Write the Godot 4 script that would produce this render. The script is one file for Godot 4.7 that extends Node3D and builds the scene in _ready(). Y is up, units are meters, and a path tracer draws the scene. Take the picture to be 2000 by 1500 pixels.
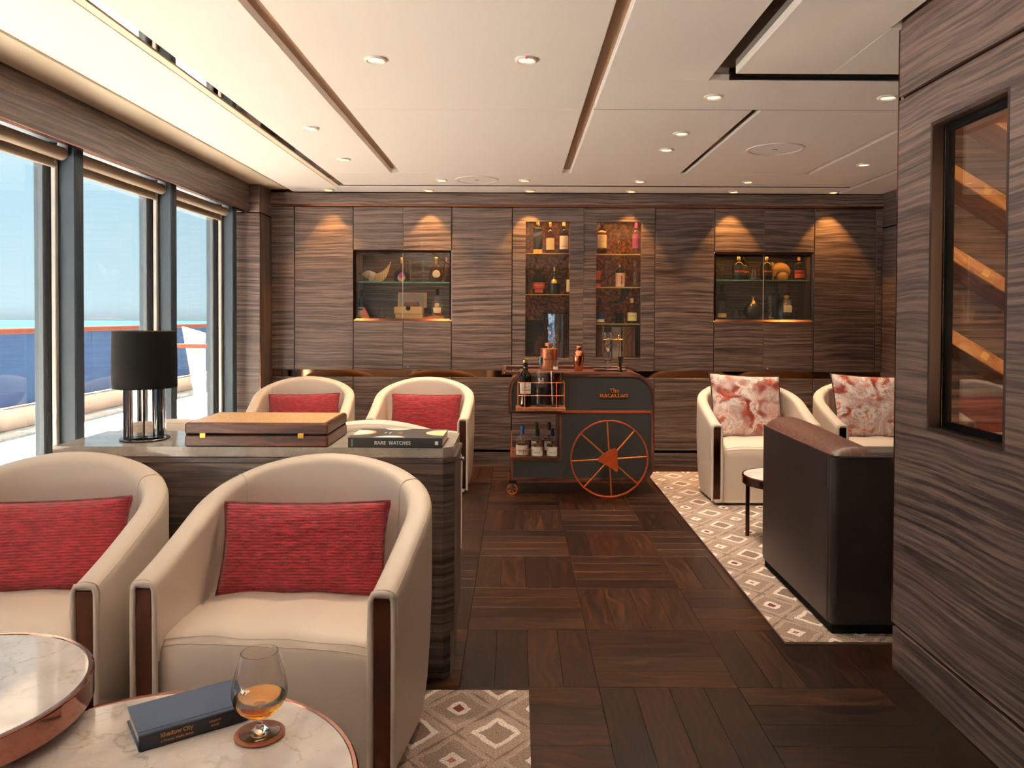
extends Node3D
# A ship's lounge: wood-panelled wall with lit display niches, bar cart, cream tub chairs, window wall with sea deck.

const CAM_H := 1.2
const FOCAL := 1500.0
const CEIL := 2.17
const WALL_Z := -6.09

var M := {}
var names := {}
var rng := RandomNumberGenerator.new()


class MB:
	var v := PackedVector3Array()
	var n := PackedVector3Array()
	var uv := PackedVector2Array()
	var ix := PackedInt32Array()
	var xf := Transform3D()

	func vert(p: Vector3, nn: Vector3, t := Vector2.ZERO) -> int:
		v.append(xf * p)
		n.append((xf.basis * nn).normalized())
		uv.append(t)
		return v.size() - 1

	func tri(a: int, b: int, c: int) -> void:
		var f := (v[b] - v[a]).cross(v[c] - v[a])
		if f.dot(n[a] + n[b] + n[c]) > 0.0:
			ix.append(a); ix.append(c); ix.append(b)
		else:
			ix.append(a); ix.append(b); ix.append(c)

	func quad(p: Array, nn: Vector3, t: Array = []) -> void:
		var k := []
		for i in p.size():
			k.append(vert(p[i], nn, t[i] if t.size() else Vector2.ZERO))
		for i in range(1, p.size() - 1):
			tri(k[0], k[i], k[i + 1])

	# box with chamfered edges; texture runs in metres, u along the grain axis
	func box(c: Vector3, s: Vector3, bev := 0.0, grain := 0, off := Vector2.ZERO) -> void:
		var h := s * 0.5
		var b: float = minf(bev, minf(h.x, minf(h.y, h.z)) * 0.98)
		for ax in 3:
			var a1 := (ax + 1) % 3
			var a2 := (ax + 2) % 3
			var ua := grain
			if ua == ax:
				ua = a1
			var va := a2 if ua == a1 else a1
			for sg in [-1.0, 1.0]:
				var nn := Vector3.ZERO
				nn[ax] = sg
				var pts := []
				var ts := []
				for q in [[-1, -1], [1, -1], [1, 1], [-1, 1]]:
					var p := Vector3.ZERO
					p[ax] = sg * h[ax]
					p[a1] = q[0] * (h[a1] - b)
					p[a2] = q[1] * (h[a2] - b)
					pts.append(c + p)
					ts.append(Vector2(c[ua] + p[ua], c[va] + p[va]) + off)
				quad(pts, nn, ts)
		if b <= 0.0:
			return
		for ax in 3:
			var a1 := (ax + 1) % 3
			var a2 := (ax + 2) % 3
			for s1 in [-1.0, 1.0]:
				for s2 in [-1.0, 1.0]:
					var nn := Vector3.ZERO
					nn[a1] = s1
					nn[a2] = s2
					var pts := []
					var ts := []
					for q in [[-1, 0], [1, 0], [1, 1], [-1, 1]]:
						var p := Vector3.ZERO
						p[ax] = q[0] * (h[ax] - b)
						p[a1] = s1 * (h[a1] - (b if q[1] == 1 else 0.0))
						p[a2] = s2 * (h[a2] - (0.0 if q[1] == 1 else b))
						pts.append(c + p)
						ts.append(Vector2(c[ax] + p[ax], c[a1] + p[a1]) + off)
					quad(pts, nn.normalized(), ts)
		for sx in [-1.0, 1.0]:
			for sy in [-1.0, 1.0]:
				for sz in [-1.0, 1.0]:
					var nn := Vector3(sx, sy, sz)
					var e := Vector3(sx * h.x, sy * h.y, sz * h.z)
					quad([c + e - Vector3(0, sy * b, sz * b), c + e - Vector3(sx * b, 0, sz * b), c + e - Vector3(sx * b, sy * b, 0)], nn.normalized(), [off, off, off])

	# surface through rows of points; smooth normals; flip turns them
	func grid(rows: Array, wrap_u := false, wrap_v := false, flip := false, uvs := Vector2.ONE, uvo := Vector2.ZERO) -> void:
		var nv := rows.size()
		var nu: int = rows[0].size()
		var base := v.size()
		for j in nv:
			for i in nu:
				var i0 := i - 1
				var i1 := i + 1
				if wrap_u:
					if i0 < 0: i0 = nu - 2
					if i1 > nu - 1: i1 = 1
				i0 = maxi(i0, 0)
				i1 = mini(i1, nu - 1)
				var j0 := j - 1
				var j1 := j + 1
				if wrap_v:
					if j0 < 0: j0 = nv - 2
					if j1 > nv - 1: j1 = 1
				j0 = maxi(j0, 0)
				j1 = mini(j1, nv - 1)
				var du: Vector3 = rows[j][i1] - rows[j][i0]
				var dv: Vector3 = rows[j1][i] - rows[j0][i]
				var nn := du.cross(dv)
				if nn.length_squared() < 1e-16:
					# a pole: lean on the neighbouring row
					var jj := j + 1 if j == 0 else j - 1
					du = rows[jj][i1] - rows[jj][i0]
					nn = du.cross(dv)
				nn = nn.normalized()
				if flip:
					nn = -nn
				vert(rows[j][i], nn, Vector2(float(i) / (nu - 1), float(j) / (nv - 1)) * uvs + uvo)
		for j in nv - 1:
			for i in nu - 1:
				var a := base + j * nu + i
				tri(a, a + 1, a + nu + 1)
				tri(a, a + nu + 1, a + nu)

	# lathe round y: profile of (radius, height), split at sharp corners
	func lathe(prof: Array, seg := 32, crease := 38.0, sx := 1.0, sz := 1.0) -> void:
		var runs := []
		var cur := [prof[0]]
		for i in range(1, prof.size()):
			cur.append(prof[i])
			if i < prof.size() - 1:
				var d0: Vector2 = (prof[i] - prof[i - 1])
				var d1: Vector2 = (prof[i + 1] - prof[i])
				if absf(rad_to_deg(d0.angle_to(d1))) > crease:
					runs.append(cur)
					cur = [prof[i]]
		runs.append(cur)
		for run in runs:
			if run.size() < 2:
				continue
			var rows := []
			for q in run:
				var row := PackedVector3Array()
				for k in seg + 1:
					var a := TAU * k / seg
					row.append(Vector3(cos(a) * q.x * sx, q.y, sin(a) * q.x * sz))
				rows.append(row)
			grid(rows, true, false, true)

	func tube(path: Array, r: float, seg := 8, closed := false, ry := -1.0) -> void:
		if ry < 0.0: ry = r
		var rows := []
		var m := path.size()
		var up := Vector3.UP
		var prev := Vector3.ZERO
		for i in m:
			var a: Vector3 = path[maxi(i - 1, 0)] if not closed else path[(i - 1 + m - 1) % (m - 1)] if i == 0 else path[i - 1]
			var b: Vector3 = path[mini(i + 1, m - 1)] if not closed else path[1] if i == m - 1 else path[i + 1]
			var t := (b - a).normalized()
			var s: Vector3
			if prev == Vector3.ZERO:
				s = t.cross(up)
				if s.length() < 0.05:
					s = t.cross(Vector3.RIGHT)
			else:
				s = prev - t * prev.dot(t)
			s = s.normalized()
			prev = s
			var w := s.cross(t).normalized()
			var row := PackedVector3Array()
			for k in seg + 1:
				var g := TAU * k / seg
				row.append(path[i] + s * cos(g) * r + w * sin(g) * ry)
			rows.append(row)
		grid(rows, true, closed, true)
		if not closed:
			for e in [0, m - 1]:
				var t: Vector3 = (path[e] - path[1 if e == 0 else m - 2]).normalized()
				var pts := []
				for k in seg:
					pts.append(rows[e][k])
				quad(pts, t)

	# prism of a flat outline (x, y), from z0 to z1, with softly shaded sides
	func prism(poly: PackedVector2Array, z0: float, z1: float, caps := 3, uvo := Vector2.ZERO) -> void:
		if Geometry2D.is_polygon_clockwise(poly):
			poly = poly.duplicate()
			poly.reverse()
		var m := poly.size()
		var tr := Geometry2D.triangulate_polygon(poly)
		for side in 2:
			if not (caps & (1 << side)):
				continue
			var base := v.size()
			for p in poly:
				vert(Vector3(p.x, p.y, z1 if side else z0), Vector3(0, 0, 1 if side else -1), p + uvo)
			for i in range(0, tr.size(), 3):
				tri(base + tr[i], base + tr[i + 1], base + tr[i + 2])
		var en := []
		for i in m:
			var d := poly[(i + 1) % m] - poly[i]
			en.append(Vector2(d.y, -d.x).normalized())
		var run := 0.0
		for i in m:
			var j := (i + 1) % m
			var na: Vector2 = en[i]
			var nb: Vector2 = en[i]
			var pa: Vector2 = en[(i - 1 + m) % m]
			var nx: Vector2 = en[j]
			if absf(na.angle_to(pa)) < 0.6: na = (na + pa).normalized()
			if absf(nb.angle_to(nx)) < 0.6: nb = (nb + nx).normalized()
			var l := (poly[j] - poly[i]).length()
			var k0 := vert(Vector3(poly[i].x, poly[i].y, z0), Vector3(na.x, na.y, 0), Vector2(run, z0))
			var k1 := vert(Vector3(poly[j].x, poly[j].y, z0), Vector3(nb.x, nb.y, 0), Vector2(run + l, z0))
			var k2 := vert(Vector3(poly[j].x, poly[j].y, z1), Vector3(nb.x, nb.y, 0), Vector2(run + l, z1))
			var k3 := vert(Vector3(poly[i].x, poly[i].y, z1), Vector3(na.x, na.y, 0), Vector2(run, z1))
			tri(k0, k1, k2)
			tri(k0, k2, k3)
			run += l

	# flat ring between two outlines with the same number of points, given depth
	func ring(outer: PackedVector2Array, inner: PackedVector2Array, z0: float, z1: float) -> void:
		var m := outer.size()
		var run := 0.0
		for i in m:
			var j := (i + 1) % m
			var l := (outer[j] - outer[i]).length()
			for zz in [[z0, -1.0], [z1, 1.0]]:
				quad([Vector3(outer[i].x, outer[i].y, zz[0]), Vector3(outer[j].x, outer[j].y, zz[0]), Vector3(inner[j].x, inner[j].y, zz[0]), Vector3(inner[i].x, inner[i].y, zz[0])], Vector3(0, 0, zz[1]), [Vector2(run, 0), Vector2(run + l, 0), Vector2(run + l, 0.03), Vector2(run, 0.03)])
			var d := (outer[j] - outer[i]).normalized()
			var o := Vector2(d.y, -d.x)
			if o.dot(outer[i] - inner[i] + outer[j] - inner[j]) < 0: o = -o
			quad([Vector3(outer[i].x, outer[i].y, z0), Vector3(outer[j].x, outer[j].y, z0), Vector3(outer[j].x, outer[j].y, z1), Vector3(outer[i].x, outer[i].y, z1)], Vector3(o.x, o.y, 0), [Vector2(run, z0), Vector2(run + l, z0), Vector2(run + l, z1), Vector2(run, z1)])
			quad([Vector3(inner[i].x, inner[i].y, z0), Vector3(inner[j].x, inner[j].y, z0), Vector3(inner[j].x, inner[j].y, z1), Vector3(inner[i].x, inner[i].y, z1)], Vector3(-o.x, -o.y, 0), [Vector2(run, z0), Vector2(run + l, z0), Vector2(run + l, z1), Vector2(run, z1)])
			run += l

	func mesh() -> ArrayMesh:
		var a := []
		a.resize(Mesh.ARRAY_MAX)
		a[Mesh.ARRAY_VERTEX] = v
		a[Mesh.ARRAY_NORMAL] = n
		a[Mesh.ARRAY_TEX_UV] = uv
		a[Mesh.ARRAY_INDEX] = ix
		var m := ArrayMesh.new()
		m.add_surface_from_arrays(Mesh.PRIMITIVE_TRIANGLES, a)
		return m


# ---------- naming and adding ----------
func numbered(called: String) -> String:
	if not names.has(called):
		names[called] = 0
		return called
	names[called] += 1
	return "%s_%03d" % [called, names[called]]


func tag(o: Node, label: String, category: String, group := "", kind := "") -> Node:
	if label: o.set_meta("label", label)
	if category: o.set_meta("category", category)
	if group: o.set_meta("group", group)
	if kind: o.set_meta("kind", kind)
	return o


func thing(called: String, label: String, category: String, at := Vector3.ZERO, turn := 0.0, group := "") -> Node3D:
	var o := Node3D.new()
	o.name = numbered(called)
	add_child(o)
	o.position = at
	o.rotation.y = turn
	tag(o, label, category, group)
	return o


func obj(called: String, mb: MB, m: Material, parent: Node = self) -> MeshInstance3D:
	var o := MeshInstance3D.new()
	o.name = called if parent != self else numbered(called)
	o.mesh = mb.mesh()
	o.material_override = m
	parent.add_child(o, true)
	return o


func struct(called: String) -> Node3D:
	var o := Node3D.new()
	o.name = called
	add_child(o)
	o.set_meta("kind", "structure")
	return o


func bx(called: String, lo: Vector3, hi: Vector3, m: Material, parent: Node, bev := 0.0, grain := 0, off := Vector2.ZERO) -> MeshInstance3D:
	var mb := MB.new()
	mb.box((lo + hi) * 0.5, hi - lo, bev, grain, off)
	return obj(called, mb, m, parent)


func roff() -> Vector2:
	return Vector2(rng.randf() * 7.0, rng.randf() * 7.0)


# ---------- lettering ----------
func text_mb(t: String, width: float, depth: float, serif := true, bold := false, bend := 0.0, italic := false) -> MB:
	var f := SystemFont.new()
	f.font_names = PackedStringArray(["Droid Serif" if serif else "Droid Sans"])
	f.font_weight = 700 if bold else 400
	f.font_italic = italic
	var tm := TextMesh.new()
	tm.font = f
	tm.text = t
	tm.font_size = 64
	tm.pixel_size = 0.01
	tm.depth = 0.05
	tm.curve_step = 4.0
	var a := tm.get_mesh_arrays()
	var mb := MB.new()
	if a.size() == 0 or a[Mesh.ARRAY_VERTEX] == null or a[Mesh.ARRAY_VERTEX].size() == 0:
		print("no glyphs for ", t)
		mb.box(Vector3.ZERO, Vector3(width, width * 0.1, depth))
		return mb
	var vs: PackedVector3Array = a[Mesh.ARRAY_VERTEX]
	var ns: PackedVector3Array = a[Mesh.ARRAY_NORMAL]
	var lo := vs[0]
	var hi := vs[0]
	for p in vs:
		lo = lo.min(p)
		hi = hi.max(p)
	var k := width / (hi.x - lo.x)
	var mid := (lo + hi) * 0.5
	for i in vs.size():
		var p := (vs[i] - mid) * k
		p.z = depth * 0.5 if vs[i].z > mid.z else -depth * 0.5
		var q := ns[i]
		if bend > 0.0:
			var g := p.x / bend
			var rr := bend + p.z
			p = Vector3(sin(g) * rr, p.y, cos(g) * rr - bend)
			q = q.rotated(Vector3.UP, g)
		mb.v.append(p)
		mb.n.append(q)
		mb.uv.append(Vector2.ZERO)
	mb.ix = a[Mesh.ARRAY_INDEX] if a[Mesh.ARRAY_INDEX] != null else PackedInt32Array(range(vs.size()))
	return mb


func text(called: String, t: String, width: float, at: Vector3, m: Material, parent: Node, depth := 0.002, serif := true, bold := false, bend := 0.0, italic := false) -> MeshInstance3D:
	var o := obj(called, text_mb(t, width, depth, serif, bold, bend, italic), m, parent)
	o.position = at
	return o


# ---------- textures ----------
func noise(w: int, h: int, to_w: int, to_h: int, freq: float, sd: int, oct := 4, ridged := false, warp := 0.0, cell := false) -> PackedByteArray:
	var f := FastNoiseLite.new()
	f.seed = sd
	f.noise_type = FastNoiseLite.TYPE_CELLULAR if cell else FastNoiseLite.TYPE_SIMPLEX_SMOOTH
	f.frequency = freq
	f.fractal_type = FastNoiseLite.FRACTAL_RIDGED if ridged else FastNoiseLite.FRACTAL_FBM
	f.fractal_octaves = oct
	if warp > 0.0:
		f.domain_warp_enabled = true
		f.domain_warp_type = FastNoiseLite.DOMAIN_WARP_SIMPLEX
		f.domain_warp_amplitude = warp
		f.domain_warp_frequency = freq * 0.7
		f.domain_warp_fractal_octaves = 3
	var im := f.get_seamless_image(w, h, false, false, 0.15, true)
	im.convert(Image.FORMAT_L8)
	if to_w != w or to_h != h:
		im.resize(to_w, to_h, Image.INTERPOLATE_CUBIC)
	return im.get_data()


func ramp(t: float, stops: Array) -> Color:
	for i in range(1, stops.size()):
		if t <= stops[i][0]:
			var a: float = stops[i - 1][0]
			return stops[i - 1][1].lerp(stops[i][1], clampf((t - a) / maxf(stops[i][0] - a, 1e-5), 0, 1))
	return stops[-1][1]


func lut(stops: Array) -> PackedByteArray:
	var o := PackedByteArray()
	o.resize(256 * 3)
	for i in 256:
		var c := ramp(i / 255.0, stops)
		o[i * 3] = int(clampf(c.r, 0, 1) * 255)
		o[i * 3 + 1] = int(clampf(c.g, 0, 1) * 255)
		o[i * 3 + 2] = int(clampf(c.b, 0, 1) * 255)
	return o


func tex_rgb(w: int, h: int, d: PackedByteArray) -> ImageTexture:
	return ImageTexture.create_from_image(Image.create_from_data(w, h, false, Image.FORMAT_RGB8, d))


func tex_l(w: int, h: int, d: PackedByteArray) -> ImageTexture:
	return ImageTexture.create_from_image(Image.create_from_data(w, h, false, Image.FORMAT_L8, d))


func c8(r: int, g: int, b: int) -> Color:
	return Color(r / 255.0, g / 255.0, b / 255.0)


# straight-grained wood: long streaks with a slow wander, fine pores
func wood_tex(sd: int, stops: Array, wander: float, w := 1024, h := 512, coarse := 0.012, fine := 0.5, stretch := 64) -> ImageTexture:
	var a := noise(stretch, h, w, h, coarse * 1.6, sd, 4)
	var b := noise(stretch * 2, h, w, h, 0.16, sd + 1, 3)
	var k := noise(128, 64, w, h, 0.018, sd + 2, 2)
	var t := lut(stops)
	var d := PackedByteArray()
	d.resize(w * h * 3)
	var o := 0
	for y in h:
		for x in w:
			var i := y * w + x
			var yy := (y + int((k[i] - 128) * wander) + h) % h
			var j := yy * w + x
			var g := int(clampf(a[j] + (b[j] - 128) * fine, 0, 255)) * 3
			d[o] = t[g]
			d[o + 1] = t[g + 1]
			d[o + 2] = t[g + 2]
			o += 3
	return tex_rgb(w, h, d)


func map_tex(w: int, h: int, a: PackedByteArray, stops: Array, b := PackedByteArray(), amount := 0.0) -> ImageTexture:
	var t := lut(stops)
	var d := PackedByteArray()
	d.resize(w * h * 3)
	var o := 0
	for i in w * h:
		var g := int(a[i])
		if amount != 0.0:
			g = int(clampf(g + (b[i] - 128) * amount, 0, 255))
		g *= 3
		d[o] = t[g]
		d[o + 1] = t[g + 1]
		d[o + 2] = t[g + 2]
		o += 3
	return tex_rgb(w, h, d)


# pale stone with thin veins of two kinds
func marble_tex(sd: int, ground: Color, cloud: Color, vein_a: Color, vein_b: Color, width_a: float, width_b: float, size := 768) -> ImageTexture:
	var cl := noise(size, size, size, size, 0.006, sd, 5)
	var va := noise(size, size, size, size, 0.0042, sd + 1, 4, false, 60.0)
	var vb := noise(size, size, size, size, 0.0075, sd + 2, 4, false, 40.0)
	var ms := noise(size, size, size, size, 0.006, sd + 3, 3)
	var d := PackedByteArray()
	d.resize(size * size * 3)
	var o := 0
	for i in size * size:
		var c := ground.lerp(cloud, clampf((cl[i] - 90) / 150.0, 0, 1))
		var m := clampf((ms[i] - 90) / 90.0, 0, 1)
		var a := maxf(0.0, 1.0 - absf(va[i] - 128) / width_a)
		var b := maxf(0.0, 1.0 - absf(vb[i] - 120) / width_b)
		c = c.lerp(vein_a, a * a * (0.25 + 0.75 * m) * 0.8)
		c = c.lerp(vein_b, b * b * (1.0 - 0.6 * m) * 0.75)
		d[o] = int(clampf(c.r, 0, 1) * 255)
		d[o + 1] = int(clampf(c.g, 0, 1) * 255)
		d[o + 2] = int(clampf(c.b, 0, 1) * 255)
		o += 3
	return tex_rgb(size, size, d)


# rug: lozenges of two kinds, carved pile; one tile is 0.468 m by 0.54 m
func rug_tex() -> Array:
	var w := 416
	var h := 480
	var nz := noise(w, h, w, h, 0.16, 71, 3)
	var nb := noise(w, h, w, h, 0.012, 72, 3)
	var beige := c8(164, 142, 128)
	var pale := c8(222, 208, 198)
	var olive := c8(146, 126, 112)
	var deep := c8(128, 106, 96)
	var wine := c8(112, 52, 44)
	var rose := c8(176, 112, 92)
	var d := PackedByteArray()
	d.resize(w * h * 3)
	var hh := PackedByteArray()
	hh.resize(w * h)
	var o := 0
	for y in h:
		for x in w:
			var i := y * w + x
			# cell coordinates: columns 0.117 m apart, every second one lowered by half
			var px := x * 4.0 / w
			var py := y * 2.0 / h
			var best := 9.0
			var kind := 0
			var idx := 0
			for cx in range(-1, 6):
				for cy in range(-1, 4):
					var qx := float(cx)
					var qy := cy + (0.5 if posmod(cx, 2) == 1 else 0.0)
					var dd := absf(px - qx) / 1.0 + absf(py - qy) / 0.5
					if dd < best:
						best = dd
						kind = posmod(cx, 2)
						idx = posmod(cx, 4) / 2 + 2 * posmod(cy, 2)
			best += (nb[i] - 128) * 0.0006
			var c := beige
			var z := 120
			if kind == 0:
				if best < 0.06: c = rose if idx % 2 == 0 else deep; z = 110
				elif best < 0.44: c = deep if idx == 1 or idx == 2 else olive; z = 120
				elif best < 0.63: c = pale; z = 205
				elif best > 0.96: c = beige.darkened(0.25); z = 60
			else:
				if best < 0.15: c = wine if idx < 2 else rose; z = 130
				elif best < 0.33: c = pale; z = 195
				elif best < 0.74: c = olive; z = 105
				elif best < 0.86: c = beige.lightened(0.08); z = 165
				elif best > 0.96: c = beige.darkened(0.25); z = 60
			var s := 1.0 + (nz[i] - 128) * 0.0022
			d[o] = int(clampf(c.r * s, 0, 1) * 255)
			d[o + 1] = int(clampf(c.g * s, 0, 1) * 255)
			d[o + 2] = int(clampf(c.b * s, 0, 1) * 255)
			hh[i] = clampi(z + int((nz[i] - 128) * 0.5), 0, 255)
			o += 3
	return [tex_rgb(w, h, d), tex_l(w, h, hh)]


# ribbed knit: rows of loops
func knit_tex() -> Array:
	var w := 512
	var h := 512
	var nz := noise(128, h, w, h, 0.05, 91, 2)
	var nf := noise(w, h, w, h, 0.2, 92, 2)
	var d := PackedByteArray()
	d.resize(w * h * 3)
	var hh := PackedByteArray()
	hh.resize(w * h)
	var dark := c8(92, 14, 22)
	var mid := c8(150, 26, 38)
	var lite := c8(186, 50, 58)
	var o := 0
	for y in h:
		var row := 0.5 + 0.5 * cos(TAU * y / 16.0)
		for x in w:
			var i := y * w + x
			var loop := 0.5 + 0.5 * sin(TAU * (x / 8.0 + (0.5 if (y / 16) % 2 == 1 else 0.0)))
			var t := clampf(0.55 * row + 0.2 * loop + (nz[i] - 128) / 300.0 + (nf[i] - 128) / 260.0, 0, 1)
			var c := dark.lerp(mid, minf(t * 1.7, 1.0)).lerp(lite, maxf(0.0, t - 0.62) * 1.6)
			d[o] = int(c.r * 255)
			d[o + 1] = int(c.g * 255)
			d[o + 2] = int(c.b * 255)
			hh[i] = clampi(int(t * 255), 0, 255)
			o += 3
	return [tex_rgb(w, h, d), tex_l(w, h, hh)]


# printed silk: flowing agate bands
func agate_tex(sd: int) -> ImageTexture:
	var s := 512
	var a := noise(s, s, s, s, 0.0022, sd, 4, false, 130.0)
	var b := noise(s, s, s, s, 0.006, sd + 5, 5, false, 60.0)
	var m := noise(s, s, s, s, 0.005, sd + 9, 2)
	var cream := c8(232, 218, 210)
	var grey := c8(150, 132, 136)
	var rust := c8(132, 44, 34)
	var orange := c8(206, 84, 44)
	var rose := c8(186, 142, 132)
	var d := PackedByteArray()
	d.resize(s * s * 3)
	var o := 0
	for i in s * s:
		var t := a[i] / 255.0
		var band := 0.5 + 0.5 * sin(t * 62.0)
		var wide := 0.5 + 0.5 * sin(t * 13.0 + 0.8)
		var c := cream.lerp(rose, wide * 0.65)
		c = c.lerp(grey, clampf(band - 0.55, 0, 1) * 1.1)
		var mm := clampf((m[i] - 105) / 70.0, 0, 1)
		var v := maxf(0.0, 1.0 - absf(b[i] - 128) / 17.0)
		c = c.lerp(rust, clampf((wide - 0.45) * 2.2, 0, 1) * mm * 0.95)
		c = c.lerp(orange, v * (0.25 + 0.75 * mm))
		d[o] = int(c.r * 255)
		d[o + 1] = int(c.g * 255)
		d[o + 2] = int(c.b * 255)
		o += 3
	return tex_rgb(s, s, d)


# ---------- materials ----------
func mat(called: String, c: Color, rough := 0.5, metal := 0.0) -> StandardMaterial3D:
	var m := StandardMaterial3D.new()
	m.resource_name = called
	m.albedo_color = c
	m.roughness = rough
	m.metallic = metal
	M[called] = m
	return m


func with_tex(m: StandardMaterial3D, t: Texture2D, scale: Vector2) -> StandardMaterial3D:
	m.albedo_texture = t
	m.uv1_scale = Vector3(scale.x, scale.y, 1)
	return m


func with_bump(m: StandardMaterial3D, t: Texture2D, cm: float) -> StandardMaterial3D:
	m.heightmap_enabled = true
	m.heightmap_texture = t
	m.heightmap_scale = cm
	return m


func glass(called: String, c: Color, ior := 1.5, rough := 0.0) -> StandardMaterial3D:
	var m := mat(called, Color(c.r, c.g, c.b, 0.0), rough)
	m.transparency = BaseMaterial3D.TRANSPARENCY_ALPHA
	m.refraction_enabled = true
	m.refraction_scale = (ior - 1.0) / 10.0
	return m


func pane(called: String, c: Color, alpha: float, rough := 0.02) -> StandardMaterial3D:
	var m := mat(called, Color(c.r, c.g, c.b, alpha), rough)
	m.transparency = BaseMaterial3D.TRANSPARENCY_ALPHA
	return m


func glow(called: String, c: Color, e: float) -> StandardMaterial3D:
	var m := mat(called, c, 0.5)
	m.emission_enabled = true
	m.emission = c
	m.emission_energy_multiplier = e
	return m


func make_materials() -> void:
	var veneer := wood_tex(11, [[0.0, c8(44, 38, 38)], [0.25, c8(66, 56, 54)], [0.5, c8(97, 82, 76)], [0.75, c8(119, 100, 92)], [1.0, c8(138, 115, 104)]], 0.10, 1024, 1024, 0.03, 0.55, 28)
	with_tex(mat("veneer", Color(1, 1, 1), 0.33), veneer, Vector2(0.55, 0.9))
	M.veneer.metallic_specular = 0.5
	var walnut := wood_tex(31, [[0.0, c8(44, 24, 18)], [0.4, c8(82, 46, 34)], [0.75, c8(112, 66, 48)], [1.0, c8(134, 84, 60)]], 0.15, 512, 512, 0.016, 0.4)
	with_tex(mat("walnut", Color(1, 1, 1), 0.35), walnut, Vector2(1.6, 3.2))
	with_tex(mat("walnut_light", Color(1, 1, 1), 0.4), wood_tex(37, [[0.0, c8(112, 64, 42)], [0.5, c8(156, 96, 64)], [1.0, c8(184, 122, 84)]], 0.12, 256, 256, 0.02, 0.35), Vector2(1.6, 3.2))
	with_tex(mat("walnut_box", c8(215, 200, 195), 0.3), walnut, Vector2(1.6, 3.2))
	var plank := wood_tex(51, [[0.0, c8(22, 13, 8)], [0.35, c8(42, 25, 15)], [0.7, c8(66, 39, 21)], [1.0, c8(94, 58, 31)]], 0.35, 1024, 512, 0.02, 0.5)
	var tones := [c8(255, 255, 255), c8(214, 206, 200), c8(172, 166, 164), c8(255, 238, 216), c8(196, 180, 168), c8(236, 214, 196)]
	for i in tones.size():
		var p := with_tex(mat("plank_%d" % i, tones[i], 0.3), plank, Vector2(1.1, 2.4))
		with_bump(p, plank, 0.02)
	with_tex(mat("teak", c8(255, 232, 208), 0.4), wood_tex(35, [[0.0, c8(84, 50, 34)], [0.5, c8(124, 80, 56)], [1.0, c8(150, 102, 72)]], 0.1, 256, 256, 0.02, 0.3), Vector2(1.2, 2.4))
	with_tex(mat("oak", c8(255, 250, 235), 0.4), wood_tex(61, [[0.0, c8(132, 88, 52)], [0.5, c8(170, 122, 78)], [1.0, c8(196, 150, 102)]], 0.2, 256, 256, 0.02, 0.3), Vector2(1.5, 3.0))

	mat("ceiling_white", c8(250, 244, 240), 0.55)
	mat("ceiling_edge", c8(224, 206, 182), 0.5)
	mat("white_metal", c8(235, 230, 222), 0.35)
	mat("bronze_mirror", c8(122, 92, 74), 0.06, 1.0)
	mat("smoke_mirror", c8(78, 68, 62), 0.03, 1.0)
	mat("bronze", c8(132, 88, 74), 0.16, 1.0)
	mat("bronze_frame", c8(74, 52, 44), 0.3, 1.0)
	mat("case_frame", c8(56, 42, 38), 0.35, 0.6)
	mat("bronze_dark", c8(88, 58, 50), 0.2, 1.0)
	mat("bronze_rim", c8(142, 98, 86), 0.1, 1.0)
	mat("slot_brown", c8(150, 118, 90), 0.45, 0.4)
	mat("clear_mirror", c8(214, 204, 196), 0.03, 1.0)
	mat("slot_black", c8(26, 24, 24), 0.08)
	mat("copper", c8(224, 118, 50), 0.3, 0.7)
	mat("copper_letters", c8(222, 124, 48), 0.4, 0.3)
	mat("copper_paint", c8(178, 74, 26), 0.42, 0.25)
	mat("copper_bright", c8(232, 150, 112), 0.14, 1.0)
	mat("copper_satin", c8(214, 138, 98), 0.32, 1.0)
	mat("gold", c8(226, 178, 92), 0.25, 1.0)
	mat("gold_paint", c8(196, 158, 84), 0.45, 0.4)
	mat("steel", c8(190, 190, 192), 0.2, 1.0)
	mat("polished", c8(226, 228, 232), 0.04, 1.0)
	mat("gunmetal", c8(96, 88, 84), 0.22, 1.0)
	mat("slate", c8(54, 66, 77), 0.5, 0.0)
	M.slate.metallic_specular = 0.35
	mat("black_frame", c8(12, 12, 14), 0.8)
	M.black_frame.metallic_specular = 0.2
	mat("alu", c8(205, 200, 194), 0.35, 0.3)
	mat("blind", c8(164, 148, 130), 0.9)
	with_bump(M.blind, tex_l(256, 256, noise(256, 256, 256, 256, 0.3, 5, 2)), 0.03)
	mat("cart_grey", c8(56, 57, 56), 0.5)
	with_bump(M.cart_grey, tex_l(256, 256, noise(256, 256, 256, 256, 0.12, 6, 3)), 0.02)

	var hide := tex_l(512, 512, noise(512, 512, 512, 512, 0.09, 15, 3))
	var cream := mat("cream_leather", c8(213, 197, 182), 0.42)
	with_bump(cream, hide, 0.02)
	cream.uv1_scale = Vector3(4, 4, 1)
	mat("cream_welt", c8(206, 186, 160), 0.5)
	mat("stitch", c8(198, 178, 154), 0.7)
	var brown := noise(512, 512, 512, 512, 0.012, 17, 4)
	with_tex(mat("brown_leather", Color(1, 1, 1), 0.38), map_tex(512, 512, brown, [[0, c8(34, 26, 26)], [0.5, c8(46, 36, 35)], [1, c8(60, 48, 46)]]), Vector2(2, 2))
	with_bump(M.brown_leather, hide, 0.03)
	with_tex(mat("tan_leather", Color(1, 1, 1), 0.4), map_tex(512, 512, brown, [[0, c8(70, 44, 36)], [0.5, c8(98, 64, 53)], [1, c8(122, 84, 70)]]), Vector2(2, 2))
	with_bump(M.tan_leather, hide, 0.03)
	mat("grey_leather", c8(78, 68, 64), 0.34)
	with_bump(M.grey_leather, hide, 0.03)
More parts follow.
